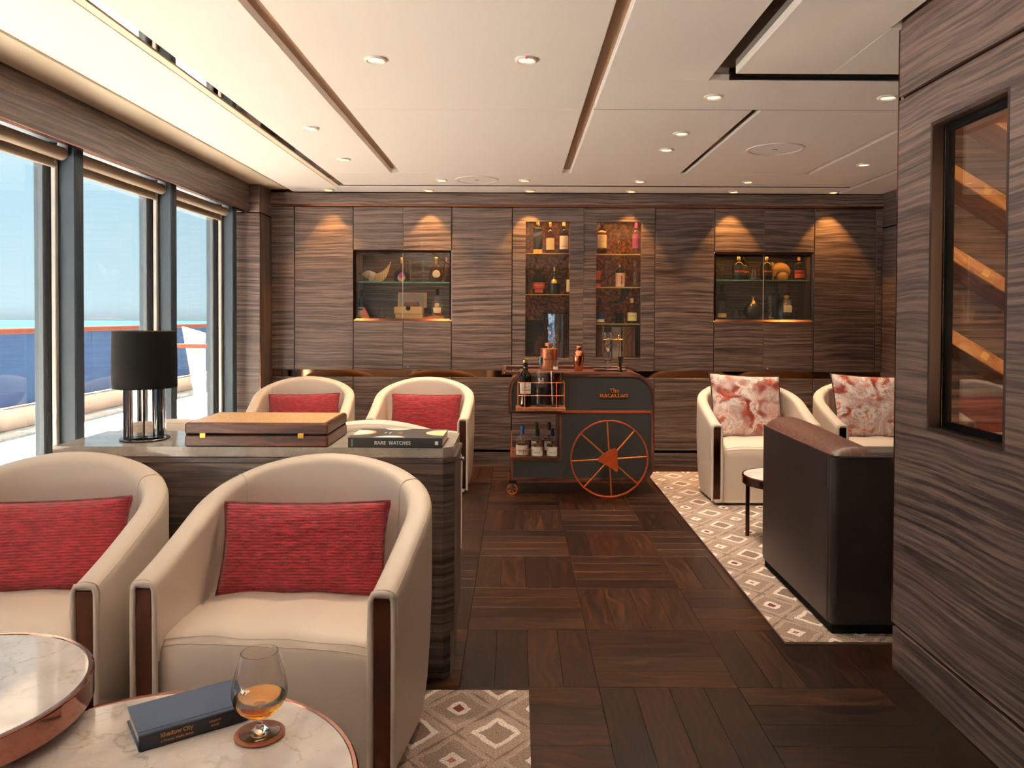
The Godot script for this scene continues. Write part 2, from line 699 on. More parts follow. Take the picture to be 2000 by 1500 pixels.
	mat("saddle", c8(150, 84, 50), 0.55)
	with_bump(M.saddle, hide, 0.02)

	var k := knit_tex()
	var red := with_tex(mat("red_knit", Color(1, 1, 1), 0.9), k[0], Vector2(1.6, 1.0))
	with_bump(red, k[1], 0.14)
	red.rim_enabled = true
	red.rim = 0.35
	red.rim_tint = 0.7
	with_tex(mat("agate_a", Color(1, 1, 1), 0.55), agate_tex(101), Vector2(1, 1))
	with_tex(mat("agate_b", Color(1, 1, 1), 0.55), agate_tex(131), Vector2(1, 1))
	mat("cushion_piping", c8(70, 56, 58), 0.7)
	var r := rug_tex()
	with_tex(mat("rug", Color(1, 1, 1), 0.95), r[0], Vector2(1.0 / 0.468, 1.0 / 0.54))
	with_bump(M.rug, r[1], 0.55)
	mat("rug_edge", c8(140, 116, 100), 0.95)

	with_tex(mat("calacatta", Color(1, 1, 1), 0.06), marble_tex(201, c8(232, 222, 214), c8(206, 196, 190), c8(168, 160, 154), c8(198, 172, 140), 9.0, 7.0), Vector2(1.1, 1.1))
	with_tex(mat("beige_marble", Color(1, 1, 1), 0.1), marble_tex(221, c8(186, 176, 164), c8(166, 157, 146), c8(96, 86, 78), c8(150, 138, 124), 3.0, 4.0, 512), Vector2(2.6, 2.6))
	var burl := noise(512, 512, 512, 512, 0.02, 41, 5, false, 45.0)
	var burl2 := noise(512, 512, 512, 512, 0.06, 42, 3, false, 12.0)
	with_tex(mat("burl_dark", Color(1, 1, 1), 0.3), map_tex(512, 512, burl, [[0, c8(34, 14, 5)], [0.4, c8(92, 42, 14)], [0.7, c8(150, 76, 26)], [1, c8(186, 108, 44)]], burl2, 0.5), Vector2(2.6, 2.6))
	with_tex(mat("burl_pale", Color(1, 1, 1), 0.3), map_tex(512, 512, burl2, [[0, c8(178, 124, 76)], [0.5, c8(214, 170, 118)], [1, c8(234, 198, 148)]], burl, 0.3), Vector2(3, 3))

	pane("window_glass", c8(150, 190, 200), 0.02, 0.0)
	pane("window_tint", c8(24, 36, 42), 0.34, 0.0)
	pane("case_glass", c8(200, 210, 205), 0.02, 0.0)
	pane("bronze_glass", c8(70, 46, 34), 0.12, 0.0)
	pane("clear", c8(235, 240, 244), 0.025, 0.0)
	mat("shelf_glass", c8(190, 214, 202), 0.05)
	M.shelf_glass.albedo_color.a = 0.18
	M.shelf_glass.transparency = BaseMaterial3D.TRANSPARENCY_ALPHA
	mat("shelf_edge", c8(90, 150, 130), 0.15)
	glass("crystal", c8(250, 250, 248), 1.5)
	glass("smoke_crystal", c8(206, 198, 192), 1.45)
	glass("whisky", c8(250, 176, 66), 1.36)
	glass("amber", c8(196, 96, 30), 1.4)
	glass("amber_deep", c8(120, 44, 14), 1.4)
	glass("green_glass", c8(40, 60, 30), 1.45)
	mat("dark_glass", c8(20, 14, 12), 0.05)
	mat("navy_glass", c8(14, 18, 40), 0.08)
	mat("black_gloss", c8(14, 13, 13), 0.1)
	mat("ink", c8(24, 22, 24), 0.6)
	mat("paper", c8(226, 220, 208), 0.7)
	mat("paper_cream", c8(220, 204, 158), 0.7)
	mat("paper_grey", c8(196, 186, 176), 0.7)
	mat("paper_pink", c8(214, 176, 156), 0.7)
	mat("paper_yellow", c8(214, 202, 128), 0.7)
	mat("paper_red", c8(176, 58, 40), 0.65)
	mat("paper_orange", c8(222, 82, 34), 0.6)
	mat("paper_purple", c8(150, 56, 130), 0.6)
	mat("paper_blue", c8(30, 46, 96), 0.6)
	mat("paper_teal", c8(44, 62, 66), 0.6)
	mat("paper_olive", c8(52, 54, 40), 0.6)
	mat("foil_blue", c8(52, 110, 180), 0.3, 0.5)
	mat("foil_green", c8(18, 66, 52), 0.35, 0.3)
	mat("foil_navy", c8(24, 30, 76), 0.35, 0.3)
	mat("foil_olive", c8(112, 98, 66), 0.4, 0.4)
	mat("foil_wine", c8(92, 22, 30), 0.4, 0.2)
	mat("cork", c8(190, 150, 104), 0.8)
	mat("ivory", c8(232, 216, 176), 0.35)
	mat("shell_line", c8(188, 160, 112), 0.4)
	mat("ochre_clay", c8(186, 148, 88), 0.5)
	mat("terracotta", c8(196, 104, 66), 0.6)
	mat("card_gold", c8(188, 150, 92), 0.5)
	mat("card_inner", c8(150, 138, 122), 0.6)
	mat("book_navy", c8(66, 80, 104), 0.75)
	with_bump(M.book_navy, tex_l(256, 256, noise(256, 256, 256, 256, 0.35, 25, 2)), 0.02)
	mat("book_spine", c8(24, 28, 38), 0.5)
	mat("book_black", c8(38, 38, 42), 0.35)
	mat("cover_grey", c8(78, 78, 80), 0.3)
	mat("pages", c8(216, 200, 180), 0.85)
	mat("gilt", c8(214, 140, 62), 0.35, 0.8)
	mat("white_print", c8(232, 230, 226), 0.6)
	mat("shade", c8(17, 16, 17), 0.8)
	M.shade.metallic_specular = 0.25
	with_bump(M.shade, tex_l(256, 256, noise(16, 256, 256, 256, 0.12, 27, 2)), 0.02)
	mat("shade_inner", c8(120, 92, 52), 0.5, 0.5)
	mat("deck", c8(244, 243, 244), 0.8)
	with_tex(M.deck, wood_tex(66, [[0, c8(150, 138, 120)], [0.12, c8(206, 196, 178)], [1, c8(222, 213, 198)]], 0.02, 256, 512, 0.06, 0.15), Vector2(0.3, 0.6))
	mat("kerb", c8(138, 124, 114), 0.7)
	mat("rail_wood", c8(74, 40, 30), 0.7)
	var rg := mat("rail_glass", Color(0.12, 0.19, 0.30, 0.88), 0.6)
	rg.transparency = BaseMaterial3D.TRANSPARENCY_ALPHA
	for dull in ["rail_glass", "rail_wood", "kerb", "deck"]:
		M[dull].metallic_specular = 0.1
	mat("hull_white", c8(232, 228, 222), 0.6)
	mat("sea", c8(22, 48, 70), 0.7)
	M.sea.metallic_specular = 0.15
	mat("red_led", c8(220, 40, 30), 0.4)
	glow("lamp_glow", Color(1.0, 0.88, 0.66), 1.7)
	glow("wash_glow", Color(1.0, 0.82, 0.52), 1.7)
	glow("led_glow", Color(1.0, 0.66, 0.26), 2.0)


# ---------- camera, sky, sun ----------
func _ready() -> void:
	rng.seed = 4711
	var cam := Camera3D.new()
	cam.name = "camera"
	add_child(cam)
	cam.position = Vector3(0, CAM_H, 0)
	cam.rotation = Vector3(deg_to_rad(-1.03), 0, 0.0045)
	var near := 0.05
	cam.set_frustum(near * 1500.0 / FOCAL, Vector2((1000.0 - 1010.0) / FOCAL * near, (643.6 - 750.0) / FOCAL * near), near, 4000.0)
	cam.current = true

	var env := Environment.new()
	env.background_mode = Environment.BG_SKY
	var sm := ProceduralSkyMaterial.new()
	sm.sky_top_color = c8(120, 200, 232)
	sm.sky_horizon_color = c8(206, 236, 246)
	sm.sky_curve = 0.32
	sm.ground_horizon_color = c8(206, 228, 236)
	sm.ground_bottom_color = c8(70, 118, 160)
	sm.ground_curve = 0.08
	sm.sky_energy_multiplier = 1.0
	sm.ground_energy_multiplier = 0.9
	var sky := Sky.new()
	sky.sky_material = sm
	env.sky = sky
	env.background_energy_multiplier = SKY_E
	env.ambient_light_source = Environment.AMBIENT_SOURCE_SKY
	env.tonemap_mode = Environment.TONE_MAPPER_LINEAR
	env.tonemap_exposure = EXPOSURE
	env.sdfgi_enabled = true
	env.ssao_enabled = true
	env.ssil_enabled = true
	var we := WorldEnvironment.new()
	we.name = "environment"
	we.environment = env
	add_child(we)

	var sun := DirectionalLight3D.new()
	sun.name = "sun"
	sun.light_color = Color(1.0, 0.98, 0.95)
	sun.light_energy = SUN_E
	sun.light_angular_distance = 0.6
	sun.shadow_enabled = true
	sun.sky_mode = DirectionalLight3D.SKY_MODE_LIGHT_ONLY
	add_child(sun)
	sun.look_at_from_position(Vector3.ZERO, Vector3(1.0, -2.3, -0.35))

	make_materials()
	build_floor()
	build_ceiling()
	build_back_wall()
	build_window_wall()
	build_right_wall()
	build_outside()
	build_lights()
	build_furniture()
	build_cart()
	build_cases()
	build_small()


const SKY_E := 1.85
const SUN_E := 84.0
const EXPOSURE := 1.5
const DOWN_E := 1.0
const WASH_E := 0.8


# ---------- floor: blocks of four boards laid crosswise ----------
func build_floor() -> void:
	var fl := struct("floor")
	var slab := MB.new()
	slab.box(Vector3(0.3, -0.062, -1.4), Vector3(5.6, 0.1, 9.8))
	obj("floor_slab", slab, M.black_frame, fl)
	var B := 0.4515
	var W := B / 4.0
	var rest := []
	for i in 6:
		rest.append(MB.new())
	var x0 := -0.1825
	var z0 := -2.463
	for cx in range(-5, 6):
		for cz in range(-9, 13):
			var bxx := x0 + cx * B
			var bz := z0 + cz * B
			var lengthwise := posmod(cx + cz, 2) == 1   # boards run along z
			var near := cx >= -1 and cx <= 2 and cz >= -8 and cz <= 1
			for k in 4:
				var lo: Vector3
				var hi: Vector3
				if cx == 3:
					lengthwise = true
				if lengthwise:
					lo = Vector3(bxx + k * W, -0.012, bz)
					hi = Vector3(bxx + (k + 1) * W, 0, bz + B)
				else:
					lo = Vector3(bxx, -0.012, bz + k * W)
					hi = Vector3(bxx + B, 0, bz + (k + 1) * W)
				lo.x = maxf(lo.x, -2.24)
				hi.x = minf(hi.x, 2.94)
				lo.z = maxf(lo.z, -6.12)
				hi.z = minf(hi.z, 3.3)
				if hi.x - lo.x < 0.01 or hi.z - lo.z < 0.01:
					continue
				var tone := rng.randi() % 6
				var e := Vector3(0.0005, 0, 0.0005)
				var off := roff()
				if near or (cx == 3 and k == 0 and cz >= -2 and cz <= 1):
					bx("plank", lo + e, hi - e, M["plank_%d" % tone], fl, 0.0008, 2 if lengthwise else 0, off)
				else:
					rest[tone].box((lo + hi) * 0.5, hi - lo - e * 2.0, 0.0, 2 if lengthwise else 0, off)
	for i in 6:
		var o := obj("plank_field", rest[i], M["plank_%d" % i], fl)
		o.set_meta("kind", "stuff")


# ---------- ceiling: hung panels under a bronze mirror ----------
func build_ceiling() -> void:
	var ce := struct("ceiling")
	bx("mirror_deck", Vector3(-2.5, 2.206, -6.3), Vector3(3.1, 2.3, 3.4), M.bronze_mirror, ce)
	var T := 2.204
	var P := [
		[-1.30, -0.865, -5.255, 3.25], [-0.802, 0.302, -3.627, 3.25], [-0.802, 0.302, -5.255, -3.635],
		[0.357, 0.782, -3.18, 3.25], [0.357, 2.487, -3.622, -3.1802], [0.357, 1.103, -5.255, -3.6356],
		[1.142, 1.948, -5.255, -3.635], [1.985, 2.487, -5.255, -3.635], [-1.30, 2.487, -5.745, -5.257],
		[-1.77, -1.38, -6.07, 3.25], [-1.3798, 2.50, -6.07, -5.80], [2.53, 2.87, -6.07, -2.6],
		[0.868, 1.25, -3.085, 3.25], [1.2502, 2.487, -3.085, -2.60],
	]
	for p in P:
		bx("panel", Vector3(p[0], CEIL, p[2]), Vector3(p[1], T, p[3]), M.ceiling_white, ce, 0.0025)
	# brown and black liners seen in the slots
	for s in [[-0.865, -0.802, -5.255, 3.25], [0.302, 0.357, -5.255, 3.25]]:
		bx("slot_liner", Vector3(s[0], 2.2, s[2]), Vector3(s[1], 2.2055, s[3]), M.slot_brown, ce)
	for s in [[0.782, 0.868, -3.18, 3.25, 2.198], [0.868, 2.487, -3.18, -3.1735, 2.173], [1.103, 1.127, -5.255, -3.635, 2.178], [2.487, 2.512, -5.80, -2.6, 2.178], [-1.38, 2.50, -5.80, -5.795, 2.173], [0.357, 2.487, -3.6355, -3.6285, 2.1725]]:
		bx("slot_liner", Vector3(s[0], s[4], s[2]), Vector3(s[1], 2.2055, s[3]), M.slot_black, ce)
	bx("slot_edge", Vector3(-1.3798, 2.1725, -5.79), Vector3(-1.346, 2.2055, 3.25), M.ceiling_edge, ce)
	bx("slot_mirror", Vector3(-1.346, 2.177, -5.79), Vector3(-1.3002, 2.2055, 3.25), M.clear_mirror, ce)
	# board beside the window pelmet, hung a little higher
	bx("pelmet_board", Vector3(-2.03, 2.186, -6.07), Vector3(-1.812, 2.2058, 3.25), M.ceiling_edge, ce, 0.004)
	bx("pelmet_top", Vector3(-2.6, 2.2, -6.3), Vector3(-2.03, 2.206, 3.4), M.veneer, ce)


func disc_prof(r: float, h: float, bev := 0.004) -> Array:
	return [Vector2(0, 0), Vector2(r - bev, 0), Vector2(r, bev), Vector2(r, h - bev), Vector2(r - bev, h), Vector2(0, h)]


# ---------- panelled back wall ----------
func build_back_wall() -> void:
	var w := struct("wall_back")
	var z := WALL_Z
	bx("wall_slab", Vector3(-2.5, -0.05, -6.62), Vector3(3.1, 2.3, -6.5), M.veneer, w)
	# upright joints of the panelling
	var X := [-1.952, -1.766, -1.30, -0.906, -0.521, -0.042, 0.522, 1.09, 1.56, 1.954, 2.351, 2.838, 2.892]
	var g := 0.003
	var yt := 2.054
	var yl := 0.765
	var D := 0.03
	var holes := {2: [1.156, 1.715], 3: [1.156, 1.715], 8: [1.160, 1.712], 9: [1.160, 1.712]}
	for i in X.size() - 1:
		var a: float = X[i] + g
		var b: float = X[i + 1] - g
		if i == 2 or i == 8 or i == 5: b = X[i + 1] - 0.0008
		if i == 3 or i == 9 or i == 6: a = X[i] + 0.0008
		if holes.has(i):
			var h: Array = holes[i]
			bx("panel", Vector3(a, h[1], z - D), Vector3(b, yt, z), M.veneer, w, 0.0015, 0, roff())
			bx("panel", Vector3(a, yl, z - D), Vector3(b, h[0], z), M.veneer, w, 0.0015, 0, roff())
		elif i == 5 or i == 6:
			var n0 := 0.065 if i == 5 else 0.624
			var n1 := 0.415 if i == 5 else 0.98
			var o := roff()
			bx("panel", Vector3(a, 1.945, z - D), Vector3(b, yt, z), M.veneer, w, 0.001, 0, o)
			bx("panel", Vector3(a, yl, z - D), Vector3(b, 0.865, z), M.veneer, w, 0.001, 0, o)
			bx("panel", Vector3(a, 0.865, z - D), Vector3(n0, 1.945, z), M.veneer, w, 0.0, 0, o)
			bx("panel", Vector3(n1, 0.865, z - D), Vector3(b, 1.945, z), M.veneer, w, 0.0, 0, o)
		else:
			bx("panel", Vector3(a, yl, z - D), Vector3(b, yt, z), M.veneer, w, 0.0015, 0, roff())
	# lower doors: wider leaves
	var L := [-1.952, -1.766, -1.30, -0.521, -0.042, 1.09, 1.56, 2.351, 2.892]
	for i in L.size() - 1:
		bx("lower_panel", Vector3(L[i] + g, 0.134, z - D), Vector3(L[i + 1] - g, 0.708, z), M.veneer, w, 0.0015, 0, roff())
	bx("groove_back", Vector3(-1.952, 0.1, z - 0.2), Vector3(2.892, 0.70, z - D - 0.004), M.black_frame, w)
	bx("bronze_band", Vector3(-1.952, 0.70, z - 0.05), Vector3(2.892, 0.772, z - 0.022), M.bronze_mirror, w)
	bx("plinth", Vector3(-1.952, 0.0, z - 0.03), Vector3(2.892, 0.112, z - 0.006), M.veneer, w, 0.001, 0, roff())
	bx("crown_board", Vector3(-1.952, 2.078, z - 0.03), Vector3(2.892, 2.1655, z + 0.004), M.veneer, w, 0.001, 0, roff())
	bx("bronze_trim", Vector3(-1.952, 2.058, z - 0.03), Vector3(2.892, 2.076, z + 0.006), M.bronze, w, 0.002)
	bx("shadow_gap", Vector3(-1.952, 2.166, z - 0.03), Vector3(2.892, 2.2055, z - 0.012), M.bronze_dark, w)
	bx("groove_fill", Vector3(-1.952, 1.95, z - 0.06), Vector3(2.892, 2.2, z - D - 0.003), M.black_frame, w)
	# upper backing between the display openings
	for s in [[-1.952, -1.302], [-0.519, 0.06], [0.42, 0.62], [0.985, 1.56], [2.35, 2.892]]:
		bx("backing", Vector3(s[0], 0.775, z - 0.06), Vector3(s[1], 1.95, z - D - 0.003), M.black_frame, w)
	for s in [[-1.302, -0.519], [1.56, 2.35]]:
		bx("backing", Vector3(s[0], 0.775, z - 0.06), Vector3(s[1], 1.15, z - D - 0.003), M.black_frame, w)
		bx("backing", Vector3(s[0], 1.72, z - 0.06), Vector3(s[1], 1.95, z - D - 0.003), M.black_frame, w)
	# locks
	for l in [[-0.866, 0.79], [0.503, 0.80], [1.987, 0.79]]:
		var mb := MB.new()
		mb.xf = Transform3D(Basis(Vector3.RIGHT, PI / 2), Vector3(l[0], l[1], z))
		mb.lathe([Vector2(0, 0.005), Vector2(0.004, 0.005), Vector2(0.005, 0.003), Vector2(0.008, 0.003), Vector2(0.009, 0.0)], 16)
		obj("lock", mb, M.steel, w)
	# pier where the panelling meets the window wall
	var p := struct("wall_pier")
	bx("pier_post", Vector3(-2.227, 0, -6.5), Vector3(-1.9535, 1.968, -5.83), M.veneer, p, 0.002, 0, roff())
	bx("pier_head", Vector3(-2.227, 1.978, -6.5), Vector3(-1.9535, 2.204, -5.825), M.veneer, p, 0.002, 0, roff())
	bx("pier_trim", Vector3(-2.2, 1.9681, -6.5), Vector3(-1.957, 1.9779, -5.834), M.bronze, p)
	bx("edge_trim", Vector3(-1.9535, 0, -5.846), Vector3(-1.950, 1.968, -5.832), M.bronze, p)


# ---------- windows on the left ----------
func build_window_wall() -> void:
	var w := struct("wall_left")
	bx("pelmet", Vector3(-2.06, 1.973, -5.823), Vector3(-2.03, 2.2, -2.52), M.veneer, w, 0.001, 2, roff())
	bx("pelmet", Vector3(-2.06, 1.973, -2.519), Vector3(-2.03, 2.2, 3.25), M.veneer, w, 0.001, 2, roff())
	bx("pelmet_lip", Vector3(-2.061, 1.968, -5.823), Vector3(-2.029, 1.9728, 3.25), M.bronze, w)
	bx("head_beam", Vector3(-2.30, 2.01, -6.5), Vector3(-2.17, 2.2, 3.25), M.slate, w)
	bx("sill", Vector3(-2.34, -0.05, -6.5), Vector3(-2.13, 0.09, 3.25), M.slate, w, 0.004)
	var zs := [-5.72, -4.708, -3.692, -2.676, -1.66, -0.644, 0.372, 1.388, 2.404, 3.2]
	for i in zs.size():
		bx("mullion", Vector3(-2.30, 0.09, zs[i] - 0.038), Vector3(-2.10, 2.01, zs[i] + 0.038), M.slate, w, 0.006)
	for i in zs.size() - 1:
		var za: float = zs[i] + 0.038
		var zb: float = zs[i + 1] - 0.038
		var wn := struct("window_%d" % (i + 1))
		bx("glass_pane", Vector3(-2.226, 0.09, za), Vector3(-2.220, 2.01, zb), M.window_tint, wn)
		for e in [[za, za + 0.02], [zb - 0.02, zb]]:
			bx("gasket", Vector3(-2.245, 0.09, e[0]), Vector3(-2.205, 2.01, e[1]), M.black_frame, wn, 0.002)
		bx("guide_rail", Vector3(-2.20, 0.09, za + 0.002), Vector3(-2.178, 1.93, za + 0.026), M.alu, wn, 0.003)
		bx("bottom_bead", Vector3(-2.245, 0.09, za), Vector3(-2.205, 0.115, zb), M.black_frame, wn, 0.002)
		if i > 2:
			continue
		# rolled blind under the pelmet
		var b := thing("roller_blind", ["rolled taupe blind above the window next to the wood pier", "rolled taupe blind above the middle one of the three windows in view", "rolled taupe blind above the leftmost window in view"][i], "blind", Vector3(-2.155, 1.955, (za + zb) * 0.5), 0, "roller blinds")
		var half := (zb - za) * 0.5 - 0.012
		var mb := MB.new()
		mb.xf = Transform3D(Basis(Vector3.RIGHT, PI / 2), Vector3.ZERO)
		mb.lathe([Vector2(0, -half), Vector2(0.03, -half), Vector2(0.031, -half + 0.002), Vector2(0.031, half - 0.002), Vector2(0.03, half), Vector2(0, half)], 28)
		obj("fabric_roll", mb, M.blind, b)
		bx("hanging_fabric", Vector3(-0.0315, -0.055, -half + 0.01), Vector3(-0.0295, 0, half - 0.01), M.blind, b)
		var hb := MB.new()
		hb.xf = Transform3D(Basis(Vector3.RIGHT, PI / 2), Vector3(-0.03, -0.058, 0))
		hb.lathe([Vector2(0, -half + 0.01), Vector2(0.011, -half + 0.01), Vector2(0.011, half - 0.01), Vector2(0, half - 0.01)], 16)
		obj("hem_bar", hb, M.blind, b)
		for s in [-1.0, 1.0]:
			var br := MB.new()
			var zc: float = s * (half + 0.006)
			br.box(Vector3(0.0, 0.02, zc), Vector3(0.05, 0.07, 0.008), 0.003)
			obj("bracket", br, M.white_metal, b)
	# wall that closes the room behind the camera
	var r := struct("wall_rear")
	bx("wall_panel", Vector3(-2.3, -0.05, 3.25), Vector3(1.4, 2.3, 3.35), M.veneer, r)


# ---------- partition on the right, with a glazed book case let into it ----------
func build_right_wall() -> void:
	var w := struct("wall_right")
	var x := 1.289
	var D := 0.03
	var za := -2.611
	var zo := -2.41
	var zi := -2.022
	var yb := 0.846
	var yt := 1.808
	var o := roff()
	bx("veneer_panel", Vector3(x, 0.158, za), Vector3(x + D, yb, 3.25), M.veneer, w, 0.0008, 2, o)
	bx("veneer_panel", Vector3(x, yt, za), Vector3(x + D, 1.931, 3.25), M.veneer, w, 0.0008, 2, o)
	bx("veneer_panel", Vector3(x, yb, za), Vector3(x + D, yt, zo), M.veneer, w, 0.0, 2, o)
	bx("veneer_panel", Vector3(x, yb, zi), Vector3(x + D, yt, 3.25), M.veneer, w, 0.0, 2, o)
	bx("upper_panel", Vector3(x, 1.944, za), Vector3(x + D, 2.204, 3.25), M.veneer, w, 0.001, 2, roff())
	bx("bronze_groove", Vector3(x + 0.012, 1.931, za + 0.004), Vector3(x + D, 1.944, 3.25), M.bronze, w)
	bx("bronze_groove", Vector3(x + 0.012, 0.146, za + 0.004), Vector3(x + D, 0.158, 3.25), M.bronze, w)
	bx("skirting", Vector3(x, 0.0, za), Vector3(x + D, 0.146, 3.25), M.veneer, w, 0.002, 2, roff())
	bx("end_panel", Vector3(x + D, 0.0, za), Vector3(2.95, 2.204, za + 0.05), M.veneer, w, 0.0, 0, roff())
	bx("edge_trim", Vector3(x - 0.001, 0.158, za - 0.006), Vector3(x + 0.006, 2.204, za), M.bronze, w)
	bx("outer_wall", Vector3(1.9, -0.05, za + 0.05), Vector3(2.0, 2.3, 3.4), M.veneer, w)
	bx("closing_panel", Vector3(1.2, -0.05, 3.25), Vector3(2.0, 2.3, 3.35), M.veneer, w)
	var w2 := struct("wall_right_far")
	bx("veneer_panel", Vector3(2.892, 0.0, -6.5), Vector3(3.0, 1.90, -2.6), M.veneer, w2, 0.0, 2, roff())
	bx("upper_panel", Vector3(2.892, 1.915, -6.5), Vector3(3.0, 2.204, -2.6), M.veneer, w2, 0.0, 2, roff())
	bx("dark_groove", Vector3(2.90, 1.90, -6.5), Vector3(3.0, 1.915, -2.6), M.black_frame, w2)
	# the case
	var c := thing("book_case", "glazed wooden book case with sloping shelves let into the right wall", "book case", Vector3(x, yb, 0))
	var hgt := yt - yb
	bx("frame", Vector3(0.0, 0.0, zo), Vector3(0.04, hgt, zo + 0.012), M.case_frame, c, 0.001)
	bx("frame", Vector3(0.0, 0.0, zi - 0.012), Vector3(0.04, hgt, zi), M.case_frame, c, 0.001)
	bx("frame", Vector3(0.0, hgt - 0.012, zo + 0.012), Vector3(0.04, hgt, zi - 0.012), M.case_frame, c, 0.001)
	bx("frame", Vector3(0.0, 0.0, zo + 0.012), Vector3(0.04, 0.012, zi - 0.012), M.case_frame, c, 0.001)
	bx("inner_frame", Vector3(0.04, 0.012, zo + 0.012), Vector3(0.06, hgt - 0.012, zo + 0.032), M.black_frame, c, 0.001)
	bx("inner_frame", Vector3(0.04, hgt - 0.03, zo + 0.032), Vector3(0.06, hgt - 0.012, zi - 0.012), M.black_frame, c, 0.001)
	bx("inner_frame", Vector3(0.04, 0.012, zo + 0.032), Vector3(0.06, 0.03, zi - 0.012), M.black_frame, c, 0.001)
	bx("glass_pane", Vector3(0.048, 0.03, zo + 0.032), Vector3(0.052, hgt - 0.03, zi - 0.012), M.bronze_glass, c)
	var zr := -1.30
	var zw := -2.585
	bx("back_panel", Vector3(0.50, -0.1, zw), Vector3(0.53, hgt + 0.1, zr), M.teak, c, 0.0, 2, roff())
	bx("side_panel", Vector3(0.03, -0.1, zw - 0.015), Vector3(0.50, hgt + 0.1, zw), M.teak, c, 0.0, 0, roff())
	bx("side_panel", Vector3(0.10, -0.1, zr - 0.02), Vector3(0.50, hgt + 0.1, zr), M.teak, c, 0.0, 0, roff())
	bx("case_floor", Vector3(0.10, -0.02, zw), Vector3(0.50, 0.0, zr), M.teak, c, 0.0, 2, roff())
	bx("case_top", Vector3(0.10, hgt - 0.0, zw), Vector3(0.50, hgt + 0.02, zr), M.teak, c, 0.0, 2, roff())
	# sloping shelves: boards that fall towards the back panel
	for i in 4:
		var sh := MB.new()
		sh.box(Vector3.ZERO, Vector3(0.50, 0.022, 0.17), 0.002, 0, roff())
		var so := obj("sloping_shelf", sh, M.teak, c)
		so.position = Vector3(0.275, [0.165, 0.425, 0.68, 0.93][i], zw + 0.085)
		so.rotation.z = deg_to_rad(-31)
		var lp := MB.new()
		lp.box(Vector3(0, 0.008, 0.09), Vector3(0.50, 0.04, 0.012), 0.002, 0, roff())
		obj("shelf_lip", lp, M.oak, so)
		for k in [-0.12, 0.02, 0.16]:
			bx("lip_pin", Vector3(k - 0.012, -0.002, 0.096), Vector3(k + 0.012, 0.02, 0.0965), M.gold_paint, so)
	# strip light at the top of the case
	var st := thing("case_strip_light", "upright warm strip light hidden inside the glazed book case", "light", Vector3(x + 0.22, yb + 0.08, -1.75))
	bx("tube_light", Vector3(-0.008, 0.0, -0.008), Vector3(0.008, 0.8, 0.008), M.lamp_glow, st)
	var al := AreaLight3D.new()
	al.name = "case_light"
	al.area_size = Vector2(0.016, 0.8)
	al.light_color = Color(1.0, 0.82, 0.62)
	al.light_energy = 0.45
	al.shadow_enabled = true
	st.add_child(al)
	al.position = Vector3(0, 0.4, -0.01)
	# a picture book leaning on the lowest shelf
	var pb := thing("picture_book", "purple and yellow picture book lying on the lowest sloping shelf", "book", Vector3(x + 0.40, yb + 0.108, -2.50), 0)
	pb.rotation.z = deg_to_rad(-31)
	bx("cover", Vector3(-0.08, 0.002, -0.08), Vector3(0.08, 0.012, 0.075), M.paper_purple, pb, 0.001)
	bx("cover_print", Vector3(-0.07, 0.012, -0.07), Vector3(0.07, 0.0128, 0.065), M.paper_yellow, pb)



# ---------- deck, railing, sea ----------
func build_outside() -> void:
	var dk := struct("outside_deck")
	bx("deck_floor", Vector3(-5.75, -0.3, -40), Vector3(-2.34, -0.11, 14), M.deck, dk, 0.0, 2)
	bx("added_overhang", Vector3(-3.45, 2.36, -40), Vector3(-2.30, 2.6, 14), M.hull_white, dk)  # unseen roof, added to keep direct sun from entering the windows
	bx("kerb", Vector3(-5.85, -0.11, -40), Vector3(-5.65, 0.13, 14), M.kerb, dk, 0.01)
	bx("hull_side", Vector3(-2.36, -0.3, -40), Vector3(-2.30, -0.05, 14), M.hull_white, dk)
	var rl := thing("deck_railing", "outdoor railing with wooden handrail over blue glass panels on the deck", "railing", Vector3(-5.75, 0.13, 0))
	bx("handrail", Vector3(-0.05, 0.835, -24.0), Vector3(0.05, 0.90, 12), M.rail_wood, rl, 0.01, 2)
	for i in 18:
		var zz := -23.8 + i * 1.92
		bx("glass_panel", Vector3(-0.008, 0.01, zz + 0.008), Vector3(0.008, 0.835, zz + 1.912), M.rail_glass, rl)
	# cross screen and lower rail near the pier
	var ws := thing("wind_screen", "white post and pale wind screen standing out on the deck", "screen", Vector3(-4.3, -0.11, -9.3))
	bx("post", Vector3(-0.06, 0.0, -0.05), Vector3(0.06, 1.38, 0.05), M.hull_white, ws, 0.01)
	var fin := MB.new()
	fin.prism(PackedVector2Array([Vector2(0.12, 0.0), Vector2(0.52, 0.0), Vector2(0.52, 1.08), Vector2(0.25, 1.16), Vector2(0.40, 0.3)]), -0.02, 0.02)
	obj("screen_fin", fin, M.hull_white, ws)
	bx("cross_rail", Vector3(0.0, 0.90, -0.03), Vector3(1.9, 0.955, 0.03), M.rail_wood, ws, 0.01)
	var sea := MB.new()
	sea.box(Vector3(-1500, -26, -500), Vector3(3000, 1.0, 5000))
	var so := obj("sea", sea, M.sea)
	tag(so, "calm blue sea beyond the deck railing", "sea", "", "stuff")


